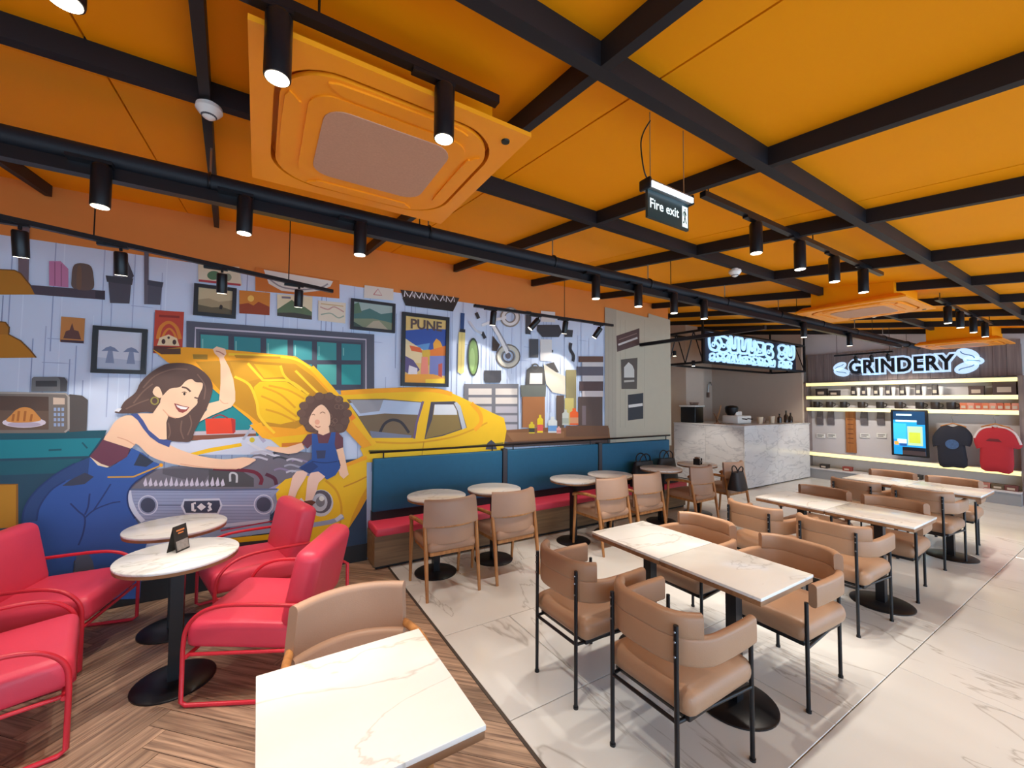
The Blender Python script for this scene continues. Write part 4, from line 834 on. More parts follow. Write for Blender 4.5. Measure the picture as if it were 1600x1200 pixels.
handbag('tall black handbag on the red bench beside the counter end', 5.46, 4.22, 0.405, 0.44, 0.37, 0.0)
t = handbag('black shoulder bag hanging on the wooden armchair at the counter end', 5.64, 3.20, 0.46, 0.30, 0.24, 0.1)
# caddy on the last bench table
t = thing('table_caddy', 'small black wire caddy with sachets on the last round bench table', 'caddy', (5.55, 3.74, 0.735), 0.3)
MB().b2((-0.06, -0.045, 0), (0.06, 0.045, 0.008), BLACKM).b2((-0.06, -0.045, 0), (-0.054, 0.045, 0.09), BLACKM).b2((0.054, -0.045, 0), (0.06, 0.045, 0.09), BLACKM).b2((-0.054, -0.045, 0.03), (0.054, -0.04, 0.06), BLACKM).b2((-0.054, 0.04, 0.03), (0.054, 0.045, 0.06), BLACKM).build('rack', t, 0)
for i in range(4): MB().box((-0.036+i*0.024, 0, 0.062), (0.006, 0.06, 0.10), WHITEP if i % 2 else mat('sachet_brown', (120, 84, 60)), rot=Matrix.Rotation(0.15*(i-1.5), 3, 'Y')).build('sachet', t, 0)

# ------------------------------------------------------------------ ceiling fixtures
def make_ac(label, cx, cy, z):
    t = thing('ceiling_cassette', label, 'air conditioner', (cx, cy, z), 0, 'orange ceiling cassette air conditioners')
    w = 0.475; hole = rrect(0.81, 0.81, 0.20, 8); n_h = len(hole)
    def onsq(p, h): k_ = h/max(abs(p[0]), abs(p[1])); return (p[0]*k_, p[1]*k_)
    loops = [[(x, y, 0.055) for x, y in hole], [(x, y, 0.0) for x, y in hole], [onsq(p, w)+(0.0,) for p in hole], [onsq(p, w)+(0.018,) for p in hole], [onsq(p, 0.42)+(0.06,) for p in hole]]
    mb = MB(); mb.add([v for l_ in loops for v in l_], [(i*n_h+j, i*n_h+(j+1) % n_h, (i+1)*n_h+(j+1) % n_h, (i+1)*n_h+j) for i in range(4) for j in range(n_h)]+[tuple(range(n_h)), tuple(4*n_h+j for j in range(n_h))], ACOR); mb.build('panel', t, 20)
    def plate(sz, r, z0, z1, m, nm, par=t, n=8):
        p = MB(); p.prism(rrect(sz[0], sz[1], r, n), lambda u, v, q: (u, v, q), z0, z1, m); return p.build(nm, par, 30)
    plate((0.775, 0.775), 0.185, -0.004, 0.012, ACOR, 'centre_plate')
    MB().b2((-0.2, -0.2, 0.012), (0.2, 0.2, 0.056), ACOR).build('plate_mount', t)
    for a in range(4):
        M4 = Matrix.Rotation(a*PI/2, 4, 'Z')
        f = MB(); f.prism(crom([(-0.22, 0.372), (0.22, 0.372), (0.215, 0.33), (0.17, 0.318), (-0.17, 0.318), (-0.215, 0.33)], True, 3), lambda u, v, q: M4 @ Vector((u, v, q)), -0.012, -0.003, ACOR); f.build('flap', t, 30)
    c = plate((0.60, 0.60), 0.09, -0.010, -0.003, ACOR, 'intake_cover')
    p = MB(); p.prism(rrect(0.49, 0.49, 0.08, 5), lambda u, v, q: (u, v, q), -0.014, -0.009, GRILLE); p.build('intake_grille', c, 30)
    MB().lathe([(0.016, -0.006), (0.018, 0.002)], mat('dark_sensor', (20, 30, 30), 0.3), 16, (0.40, -0.40, 0)).build('sensor', t)
    # duct box up to the sloping ceiling
    b = 0.36; vs = [(x, y, 0.05) for x, y in ((-b, -b), (b, -b), (b, b), (-b, b))]+[(x, y, zb(cy+y)+CP-z) for x, y in ((-b, -b), (b, -b), (b, b), (-b, b))]
    MB().add(vs, [(3,2,1,0),(4,5,6,7),(0,1,5,4),(1,2,6,5),(2,3,7,6),(3,0,4,7)], ORANGE).build('duct_box', t, 0)
    return t
make_ac('large orange ceiling air conditioner cassette above the lone parquet table', 0.42, 1.79, 2.70)
make_ac('orange ceiling air conditioner cassette between the counter and the dining rows', 5.72, 1.80, 2.68)
make_ac('orange ceiling air conditioner cassette in front of the GRINDERY sign', 9.75, 1.78, 2.62)

def spot(name, loc, aim, watts, size=1.05, blend=0.18, parent=None, r=0.03):
    l = bpy.data.lights.new(name, 'SPOT'); l.energy = watts; l.color = WARM; l.spot_size = size; l.spot_blend = blend; l.shadow_soft_size = r
    o = bpy.data.objects.new(name, l); COL.objects.link(o); d = Vector(aim).normalized()
    q = d.to_track_quat('-Z', 'Y')
    if parent is not None:
        o.parent = parent; o.matrix_parent_inverse = Matrix.Identity(4)
        o.location = Vector(loc)-parent.location; o.rotation_euler = q.to_euler()
    else: o.location = loc; o.rotation_euler = q.to_euler()
    return o
def track_lamp(x, y, zt, label, group, aim=(0, 0, -1), watts=SPOT_W, L=0.185, r=0.035, size=1.15, side=0.0):
    """zt: underside of the track"""
    t = thing('track_spotlight', label, 'spotlight', (x, y, zt), 0, group)
    MB().b2((-0.075, -0.016, -0.012), (0.075, 0.016+side, 0.004), BLACKM).build('adapter', t)
    MB().cyl((0.04, 0, -0.03), (0.04, 0, -0.008), 0.009, BLACKM, n=10).build('stem', t)
    a = Vector(aim).normalized(); top = Vector((0.04, 0, -0.018))
    if a.z > -0.98: top = top+Vector((0, 0, -0.02))
    e = top+a*L
    MB().tube([top-a*0.002, top+a*0.004, top+a*0.008, e-a*0.004, e], [r*0.86, r*0.95, r, r, r*0.97], BLACKM, 24).build('housing', t, 35)
    MB().cyl(e-a*0.006, e+a*0.0015, r*0.86, LENS, n=24).build('lens', t)
    spot('lamp_light', Vector((x, y, zt))+e+a*0.012, aim, watts, size=size, parent=t)
    return t
def track(name_label, p0, p1, w=0.034, h=0.03, hang=()):
    a, b = Vector(p0), Vector(p1); m_ = (a+b)/2
    t = thing('light_track', name_label, 'light track', m_); d = b-a
    if abs(d.x) > abs(d.y): MB().box((0, 0, 0), (abs(d.x), w, h), BLACKM).build('rail', t)
    else: MB().box((0, 0, 0), (w, abs(d.y), h), BLACKM).build('rail', t)
    for q in hang:
        p = a+(b-a)*q
        MB().cyl(Vector((p.x, p.y, p.z))-m_, Vector((p.x, p.y, zb(p.y)+CP+0.004))-m_, 0.004, BLACKM, n=6).build('hanger_wire', t)
    return t
TY = 1.30; TZ = 2.77
track('short black light track crossing under the large cassette', (-1.3, TY, TZ), (0.73, TY, TZ), hang=(0.1, 0.7))
for x, lb in ((-0.40, 'black spotlight on the short cassette track, end away from the exit sign'), (0.02, 'black spotlight on the short cassette track, at the corner of the cassette'), (0.52, 'black spotlight hanging before the cassette, end of its track by the exit sign')):
    track_lamp(x-0.04, TY, TZ-0.015, lb, 'spotlights of the dining tracks', watts=SPOT_W)
track('black light track over the middle dining row', (2.0, TY, TZ), (4.55, TY, TZ), hang=(0.02, 0.5, 0.95))
for x, w_ in ((2.53, 'end by the exit sign'), (3.08, 'second from the exit sign'), (3.61, 'third from the exit sign'), (4.15, 'end before the second cassette')): track_lamp(x-0.04, TY, TZ-0.015, 'black spotlight on the middle dining track, '+w_, 'spotlights of the dining tracks')
track('black light track over the third dining row', (6.1, TY, TZ), (8.6, TY, TZ), hang=(0.05, 0.95))
for x, w_ in ((6.5, 'end by the second cassette'), (7.0, 'second from the second cassette'), (7.6, 'third from the second cassette'), (8.2, 'end before the far cassette')): track_lamp(x-0.04, TY, TZ-0.015, 'black spotlight on the third dining track, '+w_, 'spotlights of the dining tracks')
# pipe and long track
PY = 2.55
t = thing('ceiling_pipe', 'thick black service pipe running the length of the room below the beams', 'pipe', (3.5, PY, 2.745))
MB().cyl((-6.4, 0, 0), (7.2, 0, 0), 0.048, BLACK, n=20).build('pipe', t)
for x in (-1.4, -0.24, 0.92, 1.945, 3.06, 4.30, 5.45, 6.6, 7.75, 8.9, 10.05):
    s_ = MB().tube([(x-3.5, 0.052*math.cos(a), 0.052*math.sin(a)) for a in [2*PI*i/16 for i in range(16)]], 0.007, BLACKM, 6, closed=True); so = s_.build('clamp', t)
    MB().cyl((x-3.5, 0, 0.05), (x-3.5, 0, zb(PY)-2.745+0.01), 0.005, STEEL, n=6).build('drop_rod', so)
track('long black light track slung under the service pipe', (-2.9, PY-0.03, 2.665), (9.6, PY-0.03, 2.665), w=0.05, h=0.055, hang=(0.1, 0.3, 0.5, 0.7, 0.9))
for x, w_ in ((-0.617, 'between the beams beside the dome detector'), (-0.085, 'before the printed garage window'), (0.478, 'behind the large cassette'), (2.325, 'before the printed bicycle'), (2.83, 'before the printed tools'), (3.32, 'before the printed boxes'), (3.79, 'before the printed plaques'), (5.9, 'by the counter sign'), (7.3, 'before the merchandise wall')):
    track_lamp(x-0.04, PY-0.085, 2.695, 'black spotlight on the long pipe track, '+w_, 'spotlights of the long pipe track', side=0.05)
# mural wash tracks
MY = 3.90; MZ = 2.665
def track2(label, p0, p1, hang):
    a, b = Vector(p0), Vector(p1); m_ = (a+b)/2; d = b-a
    t = thing('light_track', label, 'light track', m_, math.atan2(d.y, d.x))
    MB().box((0, 0, 0), (d.length, 0.034, 0.03), BLACKM).build('rail', t)
    for q in hang:
        x = (q-0.5)*d.length; p = a+d*q; MB().cyl((x, 0, 0), (x, 0, zb(p.y)+CP+0.004-m_.z), 0.004, BLACKM, n=6).build('hanger_wire', t)
WL = [on_y(0, 352, 3.45), on_y(520, 442, 4.12)]
WL = [Vector((p.x, p.y, MZ)) for p in WL]; wd_ = WL[1]-WL[0]
track2('black light track washing the mural woman and window', WL[0]-wd_*0.35, WL[1], (0.4, 0.85))
track('black light track washing the printed tools', (1.93, MY, MZ), (3.98, MY, MZ), hang=(0.6,))
for px_, w_ in ((27, 'before the printed lampshades'), (187, 'before the printed planters'), (347, 'before the sepia picture'), (468, 'at its end over the arch board')):
    d_ = ray(px_, 430); q = 0.0
    # where the view ray meets the track in plan
    A_ = WL[0]; det = d_.x*(-wd_.y)+wd_.x*d_.y; q = (d_.x*A_.y-d_.y*A_.x)/(d_.y*wd_.x-d_.x*wd_.y)
    p = A_+wd_*q
    track_lamp(p.x-0.04, p.y, MZ-0.015, 'black spotlight on the mural woman track, '+w_, 'mural wash spotlights', aim=(0.0, 0.22, -1), watts=WASH_W, L=0.15, size=1.5)
track_lamp(2.13, MY, MZ-0.015, 'black spotlight on the tool mural track, beside the cricket bat', 'mural wash spotlights', aim=(0, 0.2, -1), watts=WASH_W, L=0.15, size=1.5)
track_lamp(2.73, MY, MZ-0.015, 'black spotlight tilted sideways on the tool mural track, above the anvil', 'mural wash spotlights', aim=(-0.6, 0.35, -0.8), watts=WASH_W, L=0.15, size=1.5)
track_lamp(3.14, MY, MZ-0.015, 'black spotlight pointing down on the tool mural track, above the boxes', 'mural wash spotlights', aim=(0, 0.2, -1), watts=WASH_W, L=0.15, size=1.5)
track_lamp(3.72, MY, MZ-0.015, 'black spotlight tilted sideways at the end of the tool mural track', 'mural wash spotlights', aim=(-0.4, 0.45, -0.9), watts=WASH_W, L=0.15, size=1.5)
bar = track('black bar from the mural wall to the long pipe', (5.16, 2.56, 2.60), (5.16, WY-0.01, 2.52), w=0.05, h=0.05)

# fire exit sign
t = thing('fire_exit_sign', 'hanging illuminated green and white Fire exit sign below a beam', 'exit sign', (1.315, 1.0, 2.33)); t.scale = (0.9, 0.9, 0.92)
SG = mat('exit_sign_panel', (30, 54, 56), 0.3, var=0.02); WE = mat('exit_sign_white', (236, 240, 236), 0.4, var=0, emit=(230, 240, 232), es=0.5)
MB().rbox((0, 0, 0.132), (0.28, 0.05, 0.036), STEEL, 0.008, 2).build('housing', t)
MB().b2((-0.135, -0.030, 0.116), (0.135, -0.022, 0.136), mat('exit_tube', (240, 246, 255), 0.4, var=0, emit=(220, 236, 255), es=2.0)).build('lamp_tube', t)
for s in (-1, 1): MB().rbox((s*0.14, 0, 0.132), (0.014, 0.056, 0.044), BLACKM, 0.005, 2).build('end_cap', t)
pn = MB().b2((-0.133, -0.006, 0.0), (0.133, 0.006, 0.116), SG).build('panel', t, 0)
tm = link('lettering', text_mesh('Fire exit', 0.056, 0.0005, WE, bold=0.0006), pn); tm.matrix_local = Matrix(((1,0,0,-0.03),(0,0,-1,-0.0072),(0,1,0,0.058),(0,0,0,1)))
pg = MB(); pg.b2((0.088, -0.0068, 0.010), (0.126, -0.0062, 0.100), WE)
GD = mat('exit_pictogram_green', (20, 60, 50), 0.4)
def pgq(pts): pg.add([(0.088+u*0.038, -0.0074, 0.010+v*0.09) for u, v in pts], [tuple(range(len(pts)))], GD)
pgq([(0.5+0.1*math.cos(a*PI/6), 0.85+0.045*math.sin(a*PI/6)) for a in range(12)]); pgq([(0.35, 0.76), (0.6, 0.78), (0.55, 0.45), (0.38, 0.46)]); pgq([(0.4, 0.48), (0.55, 0.48), (0.8, 0.2), (0.68, 0.15)]); pgq([(0.38, 0.48), (0.5, 0.48), (0.36, 0.2), (0.12, 0.16), (0.14, 0.24), (0.28, 0.27)]); pgq([(0.58, 0.74), (0.8, 0.6), (0.76, 0.55), (0.55, 0.66)]); pgq([(0.36, 0.74), (0.2, 0.62), (0.24, 0.52), (0.16, 0.5), (0.1, 0.64), (0.3, 0.78)])
pg.build('pictogram', pn, 0)
for s in (-1, 1): MB().cyl((s*0.11, 0, 0.148), (s*0.11, 0, (zb(0.955)-2.33)/0.92+0.012), 0.0022, mat('hanger_wire_steel', (140, 96, 60), 0.4), n=6).build('hanger_wire', t)
MB().tube(crom([(-0.11, 0, 0.15), (-0.145, 0.0, 0.18), (-0.165, 0, 0.28), (-0.15, 0, 0.34), (-0.12, -0.01, 0.395)], False, 6), 0.003, BLACKM, 6).build('cable', t, 60)
# dome camera and detectors
def detector(label, x, y, r, z, name='smoke_detector', cat='detector'):
    t = thing(name, label, cat, (x, y, z))
    MB().lathe([(r*0.55, 0.0), (r*0.55, -r*0.25), (r, -r*0.3), (r*1.05, -r*0.65), (r*0.8, -r*1.0), (r*0.45, -r*1.35), (r*0.2, -r*1.5)], WHITEP, 24).build('housing', t, 40)
    MB().lathe([(r*0.62, -r*1.16), (r*0.62, -r*1.2), (r*0.5, -r*1.3)], mat('detector_vent', (70, 74, 84), 0.4), 20).build('vent', t, 40)
detector('white dome detector hanging where two beams cross beside the big cassette', -0.205, 2.05, 0.045, zb(2.06)-0.004)
detector('small white detector under the beam beyond the fire exit sign', 3.64, 2.06, 0.05, zb(2.06)-0.004)
detector('small white detector below the second cassette, towards the counter', 6.9, 2.06, 0.05, zb(2.06)-0.004)
# ------------------------------------------------------------------ service counter
ct = thing('service_counter', 'grey veined marble service counter below the lit sign', 'counter', (7.88, 4.33, 0))
CW, CD, CHT = 2.64, 1.55, 1.215
MB().b2((0.03, 0.03, 0), (CW-0.03, CD, 0.08), BLACK).build('toe_kick', ct)
MB().b2((0.02, 0.02, 0.06), (CW-0.02, CD, CHT-0.03), GREYP).build('carcass', ct)
for a, b in ((0, 1.25), (1.25, CW)): MB().b2((a+0.002, 0, 0.02), (b-0.002, 0.02, CHT-0.03), COUNTER).build('front_panel', ct)
for a, b in ((0.02, 0.8), (0.8, CD)): MB().b2((0, a+0.002, 0.02), (0.02, b-0.002, CHT-0.03), COUNTER).build('side_panel', ct)
MB().rbox((CW/2, CD/2, CHT-0.015), (CW+0.02, CD+0.02, 0.03), COUNTER, 0.004, 2).build('counter_top', ct)
# column and rear niche
struct(MB().b2((10.62, 4.50, 0), (10.72, YB, 3.5), BEIGE).build('wall_partition'))
struct(MB().b2((8.42, 5.95, 0), (9.10, YB, 3.55), BEIGE).build('wall_column'))
t = thing('wall_shelf', 'narrow lit shelf on the rear wall behind the counter', 'shelf', (8.1, YB-0.12, 1.95), 0)
MB().b2((-0.9, -0.10, 0), (1.2, 0.12, 0.04), FASCIA).build('board', t); MB().b2((-0.9, -0.105, -0.03), (1.2, -0.08, 0.0), LED).build('led_strip', t)

# sign truss above the counter
tx0, tx1, ty0, ty1, tz0, tz1 = 6.72, 10.52, 4.40, 5.12, 2.37, 2.95
tr_ = thing('sign_truss', 'black box truss carrying the lit blue white sign over the counter', 'sign truss', (tx0, ty0, tz0))
LX, LY, LZ = tx1-tx0, ty1-ty0, tz1-tz0
fr = MB(); r_ = 0.02
for y in (0, LY):
    for z in (0, LZ): fr.b2((0, y-r_, z-r_), (LX, y+r_, z+r_), BLACKM)
for x in (0, LX):
    for y in (0, LY): fr.b2((x-r_, y-r_, 0), (x+r_, y+r_, LZ), BLACKM)
    for z in (0, LZ): fr.b2((x-r_, 0, z-r_), (x+r_, LY, z+r_), BLACKM)
fr.build('frame', tr_, 0)
for i in range(4):
    a, b = LY*i/4, LY*(i+1)/4; z0_, z1_ = (0, LZ) if i % 2 == 0 else (LZ, 0)
    MB().cyl((0, a, z0_), (0, b, z1_), 0.011, BLACKM, n=6).build('brace', tr_); MB().cyl((LX, a, z0_), (LX, b, z1_), 0.011, BLACKM, n=6).build('brace', tr_)
for x, y in ((0, LY), (LX, LY), (0, 0), (LX, 0)): MB().b2((x-0.015, y-0.015, LZ), (x+0.015, y+0.015, zb(ty0+y)+CP-tz0+0.004), BLACKM).build('hanger_post', tr_)
sb = MB().b2((0.14, 0.05, 0.02), (LX-0.28, 0.07, LZ-0.02), mat('sign_dark_board', (26, 34, 58), 0.5)).build('sign_board', tr_)
NEON = mat('sign_blue_white_tube', (150, 190, 230), 0.4, var=0, emit=(176, 218, 255), es=1.0)
def glyph(pts, closed=True, r=0.022, par=sb):
    p = crom(pts, closed, 5); mb = MB().tube([(x, 0.032, z) for x, z in p], r, NEON, 6, closed=closed)
    mb.build('light_tube', par, 60)
random.seed(11)
def glyph_row(z_, h_, w0, w1, r):
    x = 0.24
    while x < LX-0.60:
        w_ = random.uniform(w0, w1); k_ = random.choice([0, 1, 2, 3])
        if 2.52 < x < 2.66: x = 2.72; continue
        j = lambda: random.uniform(-0.02, 0.02)
        if k_ == 0: p = [(0, 0.06), (0.5, -0.02), (1, 0.15), (0.75, 0.5), (1, 0.85), (0.5, 1.02), (0, 0.9), (0.2, 0.5)]
        elif k_ == 1: p = [(0, 0), (0.3, 0.02), (0.45, 0.4), (0.7, 0), (1, 0.1), (0.75, 0.55), (0.95, 0.95), (0.5, 1), (0.1, 0.95), (0.2, 0.5)]
        elif k_ == 2: p = [(0, 1), (0.28, 1), (0.35, 0.45), (0.62, 0.42), (0.7, 1), (1, 0.98), (0.95, 0.1), (0.5, -0.02), (0.05, 0.1)]
        else: p = [(0, 0.5), (0.12, 0.95), (0.5, 1.02), (0.9, 0.9), (0.72, 0.6), (1, 0.3), (0.8, 0), (0.3, -0.02), (0.05, 0.15)]
        glyph([(x+u*w_+j(), z_+v*h_+j()) for u, v in p], r=r)
        glyph([(x+w_*0.32, z_+h_*0.3), (x+w_*0.52, z_+h_*0.25), (x+w_*0.6, z_+h_*0.42), (x+w_*0.4, z_+h_*0.5)], r=r*0.55)
        x += w_+r*1.2
glyph_row(0.25, 0.27, 0.22, 0.34, 0.026); glyph_row(0.045, 0.14, 0.14, 0.22, 0.02)
for x, y, z in ((0.07, 0.64, 0.24), (0.07, 0.24, 0.02)):   # the two small lamps seen in the open end of the truss
    h = MB().cyl((x, y, z-0.07), (x, y, z+0.03), 0.032, BLACKM, n=16).cyl((x, y, z), (0.0, y, z), 0.008, BLACKM, n=8).build('downlight', tr_); MB().cyl((x, y, z-0.073), (x, y, z-0.068), 0.027, LENS, n=16).build('lens', h)
    l = spot('downlight_lamp', (tx0+x, ty0+y, tz0+z-0.09), (0.15, 0.1, -1), SPOT_W, size=1.3, blend=0.3)

# things on the counter
def cnt(px_, py_, Y): p = on_y(px_, py_, Y); return p.x
t = thing('coffee_grinder', 'black coffee machine with pale tray at the wall end of the counter', 'coffee machine', (8.05, 5.55, CHT))
MB().rbox((0, 0, 0.17), (0.30, 0.36, 0.34), BLACKM, 0.02, 3).build('body', t); MB().rbox((0, 0, 0.36), (0.34, 0.40, 0.035), WHITEP, 0.01, 2).build('cup_tray', t)
for i in range(3): MB().lathe([(0.03, 0), (0.045, 0.06), (0.04, 0.06), (0.028, 0.01)], mat('brown_cup', (120, 92, 80)), 16, (-0.08+i*0.09, -0.05, 0.378)).build('cup', t)
t = thing('wooden_display_stand', 'tilted wooden card stand on the counter beside the coffee machine', 'stand', (8.12, 4.98, CHT+0.0), 0.5)
MB().box((0, 0, 0.20), (0.22, 0.02, 0.32), EDGE, rot=Matrix.Rotation(0.25, 3, 'X')@Matrix.Rotation(0.35, 3, 'Y')).build('board', t); MB().box((0, 0.05, 0.115), (0.02, 0.02, 0.22), EDGE, rot=Matrix.Rotation(-0.4, 3, 'X')).build('prop', t); MB().box((0, 0.02, 0.006), (0.2, 0.14, 0.012), EDGE).build('foot', t)
t = thing('espresso_machine', 'white espresso machine with black bean hopper on the counter', 'coffee machine', (8.55, 4.85, CHT))
MB().rbox((0.0, 0, 0.09), (0.50, 0.34, 0.16), WHITEP, 0.02, 3).build('body', t); MB().rbox((-0.02, 0.03, 0.21), (0.22, 0.2, 0.10), WHITEP, 0.02, 3).build('boiler', t); MB().lathe([(0.08, 0.17), (0.12, 0.24), (0.13, 0.33), (0.11, 0.36), (0.04, 0.38)], BLACKM, 20, (-0.1, 0.05, 0)).build('hopper', t)
for s_ in (-1, 1): MB().cyl((s_*0.1, -0.17, 0.11), (s_*0.1, -0.27, 0.10), 0.012, BLACKM, n=8).build('portafilter', t)
def cup(label, x, y, z, m, r=0.045, h=0.09, grp=None, lid=None):
    t = thing('cup', label, 'cup', (x, y, z), 0, grp); MB().lathe([(r*0.72, 0), (r, h), (r*0.94, h), (r*0.68, 0.006)], m, 18).build('body', t, 50)
    if lid: MB().lathe([(r*1.05, h), (r*1.05, h+0.01), (r*0.9, h+0.02)], lid, 18).build('lid', t, 50)
    return t
cup('cream cup on the counter beside the espresso machine', 9.02, 4.62, CHT, mat('cream_ceramic', (226, 208, 184)), 0.06, 0.14)
cup('brown cup on the counter before the back wall', 9.25, 4.70, CHT, mat('brown_cup', (120, 92, 80)), 0.07, 0.11)
cup('pale cup on the counter beside the dark bottles', 9.50, 4.62, CHT, mat('cream_ceramic', (226, 208, 184)), 0.06, 0.15)
def bottle(label, x, y, h, m):
    t = thing('bottle', label, 'bottle', (x, y, CHT)); r = 0.045
    MB().lathe([(r, 0), (r, h*0.55), (r*0.35, h*0.72), (r*0.33, h*0.92)], m, 18).build('body', t, 40); MB().lathe([(r*0.4, h*0.91), (r*0.4, h)], BLACKM, 14).build('cap', t, 40)
bottle('short dark bottle on the counter beside the pale cup', 9.83, 4.62, 0.20, mat('dark_brown_glass', (46, 34, 32), 0.15)); bottle('tall dark bottle on the counter near its merchandise end', 10.08, 4.60, 0.27, mat('dark_brown_glass', (46, 34, 32), 0.15)); bottle('stout dark bottle on the counter near its merchandise end', 10.28, 4.60, 0.22, mat('dark_brown_glass', (46, 34, 32), 0.15))
t = thing('wall_tap', 'slim hooked tap fitting on the beige wall behind the counter', 'tap', (11.0-0.6, YB-0.005, 1.9))
MB().tube(crom([(0, -0.01, 0), (0, -0.04, 0.22), (0.06, -0.05, 0.30), (0.12, -0.05, 0.22)], False, 5), 0.012, STEEL, 8).build('spout', t, 60); MB().rbox((0, -0.02, -0.04), (0.09, 0.04, 0.14), mat('brown_cup', (120, 92, 80)), 0.01, 2).build('wall_plate', t)

# ------------------------------------------------------------------ merchandise wall
def gp(x, y, X=GX): p = on_x(x, y, X); return p.y, p.z
MY0, MY1 = 1.33, 4.46
FX = 10.66
bk = struct(MB().b2((GX, MY0, 0.23), (GX+0.021, MY1, 2.14), GREYW).build('wall_panel_right'))
fa = thing('wood_fascia', 'grey brown wooden plank fascia carrying the GRINDERY sign', 'wall panel', (GX, (MY0+MY1)/2, 2.14))
nb = 20
for i in range(nb):
    a = (MY0-MY1)/2+(MY1-MY0)*i/nb; b = a+(MY1-MY0)/nb
    MB().b2((-0.075+random.uniform(0, 0.006), a+0.002, 0), (-0.04, b-0.002, 0.62), FASCIA).build('plank', fa, 0)
MB().b2((-0.04, (MY0-MY1)/2, 0), (0, (MY1-MY0)/2, 0.54), FASCIA).build('backing', fa, 0)
for nm_, y in (('brown side panel of the merchandise wall next to the counter', MY1), ('brown side panel of the merchandise wall beside the red shirt', MY0)):
    t = thing('side_panel', nm_, 'panel', (GX, y, 0)); MB().b2((-0.20, -0.03, 0), (0.0, 0.03, 2.10), FASCIA).build('board', t); MB().b2((-0.21, -0.035, 2.10), (0, 0.035, 2.14), FASCIA).build('cap', t)
shelf_lines = [('lit canopy shelf under the GRINDERY fascia', 596), ('lit shelf holding coffee bags and cups', 620), ('lit shelf holding dark mugs and orange packs', 641)]
shelf_z = []
for lb, py in shelf_lines:
    z = gp(1420, py, FX)[1]; shelf_z.append(z)
    t = thing('wall_shelf', lb, 'shelf', (GX, (MY0+MY1)/2, z), 0, 'lit shelves of the merchandise wall'); hw = (MY1-MY0)/2-0.03
    MB().b2((FX-GX, -hw, -0.012), (0, hw, 0.028), GREYW).build('board', t); MB().b2((FX-GX-0.012, -hw, -0.045), (FX-GX+0.01, hw, 0.02), LED).build('led_strip', t)
zl = gp(1420, 722, FX)[1]
t = thing('wall_shelf', 'lowest lit shelf of the merchandise wall under the shirts', 'shelf', (GX, (MY0+MY1)/2, zl), 0, 'lit shelves of the merchandise wall')
MB().b2((FX-GX-0.02, -hw, -0.012), (0, hw, 0.03), GREYW).build('board', t); MB().b2((FX-GX-0.032, -hw, -0.05), (FX-GX-0.012, hw, 0.02), LED).build('led_strip', t)
t = thing('display_plinth', 'low grey plinth with a ledge along the merchandise wall', 'plinth', (GX, (MY0+MY1)/2, 0))
MB().b2((-0.34, -hw, 0.0), (0, hw, 0.20), GREYP).build('body', t); MB().b2((-0.36, -hw, 0.20), (0, hw, 0.225), GREYW).build('ledge', t)
# GRINDERY sign
sg = thing('wall_sign', 'GRINDERY sign in dark letters on a glowing blue white outline', 'sign', (GX-0.05, 0, 0))
ya, za = gp(1326, 572, GX-0.1); yb2, zb2 = gp(1491, 566, GX-0.1); W_ = ya-yb2; cy_ = (ya+yb2)/2; cz_ = (gp(1408, 556, GX-0.1)[1]+gp(1408, 586, GX-0.1)[1])/2
sg.location = (GX-0.08, cy_, cz_)
DK = mat('sign_dark_letter', (24, 30, 40), 0.4)
halo = text_mesh('GRINDERY', 0.40, 0.008, GLOW, bold=0.05, space=1.1); tm0 = text_mesh('GRINDERY', 0.40, 0.012, DK, bold=0.012, space=1.1)
wx = max(v.co.x for v in tm0.vertices)-min(v.co.x for v in tm0.vertices); sc = W_/wx
def fx_local(o, dx, dy, dz, s): o.matrix_local = Matrix(((0,0,-1,dx),(-s,0,0,dy),(0,s*1.28,0,dz),(0,0,0,1)))
fx_local(link('glow_outline', halo, sg), -0.02, 0, 0, sc); fx_local(link('lettering', tm0, sg), -0.045, 0, 0, sc)
def bean(dy, dz, rot, s, par):
    pts = [(s*0.16*math.cos(a)*math.cos(rot)-s*0.10*math.sin(a)*math.sin(rot), s*0.16*math.cos(a)*math.sin(rot)+s*0.10*math.sin(a)*math.cos(rot)) for a in [2*PI*i/20 for i in range(20)]]
    m_ = MB(); m_.prism(pts, lambda u, v, q: (q, dy+u, dz+v), -0.030, -0.012, GLOW); o = m_.build('coffee_bean', par, 30)
    c_ = MB().tube([(-0.032, dy+0.12*s*t_*math.cos(rot)+0.02*s*math.sin(4*t_), dz+0.12*s*t_*math.sin(rot)) for t_ in [-1+0.25*i for i in range(9)]], 0.008*s, mat('sign_blue_line', (96, 130, 186), 0.5), 5); c_.build('groove', o)
bean(W_/2+0.13, -0.08, 0.3, 0.9, sg); bean(W_/2+0.16, 0.05, -0.5, 0.8, sg); bean(-W_/2-0.17, 0.13, 0.6, 1.0, sg); bean(-W_/2-0.15, -0.10, -0.4, 1.0, sg); bean(-W_/2-0.24, 0.02, 0.2, 0.8, sg)
# small cluster of lamps before the sign
track('short black light track before the GRINDERY sign', (9.35, 2.55, 2.56), (9.35, 3.4, 2.56), hang=(0.05, 0.95))
for y_, w_ in ((2.62, 'end by the letter E'), (2.85, 'second'), (3.08, 'third')): track_lamp(9.31, y_, 2.55, 'black spotlight on the short track before the GRINDERY sign, '+w_, 'spotlights before the GRINDERY sign', aim=(0.55, 0, -1), watts=40, L=0.12, r=0.028, size=2.0)

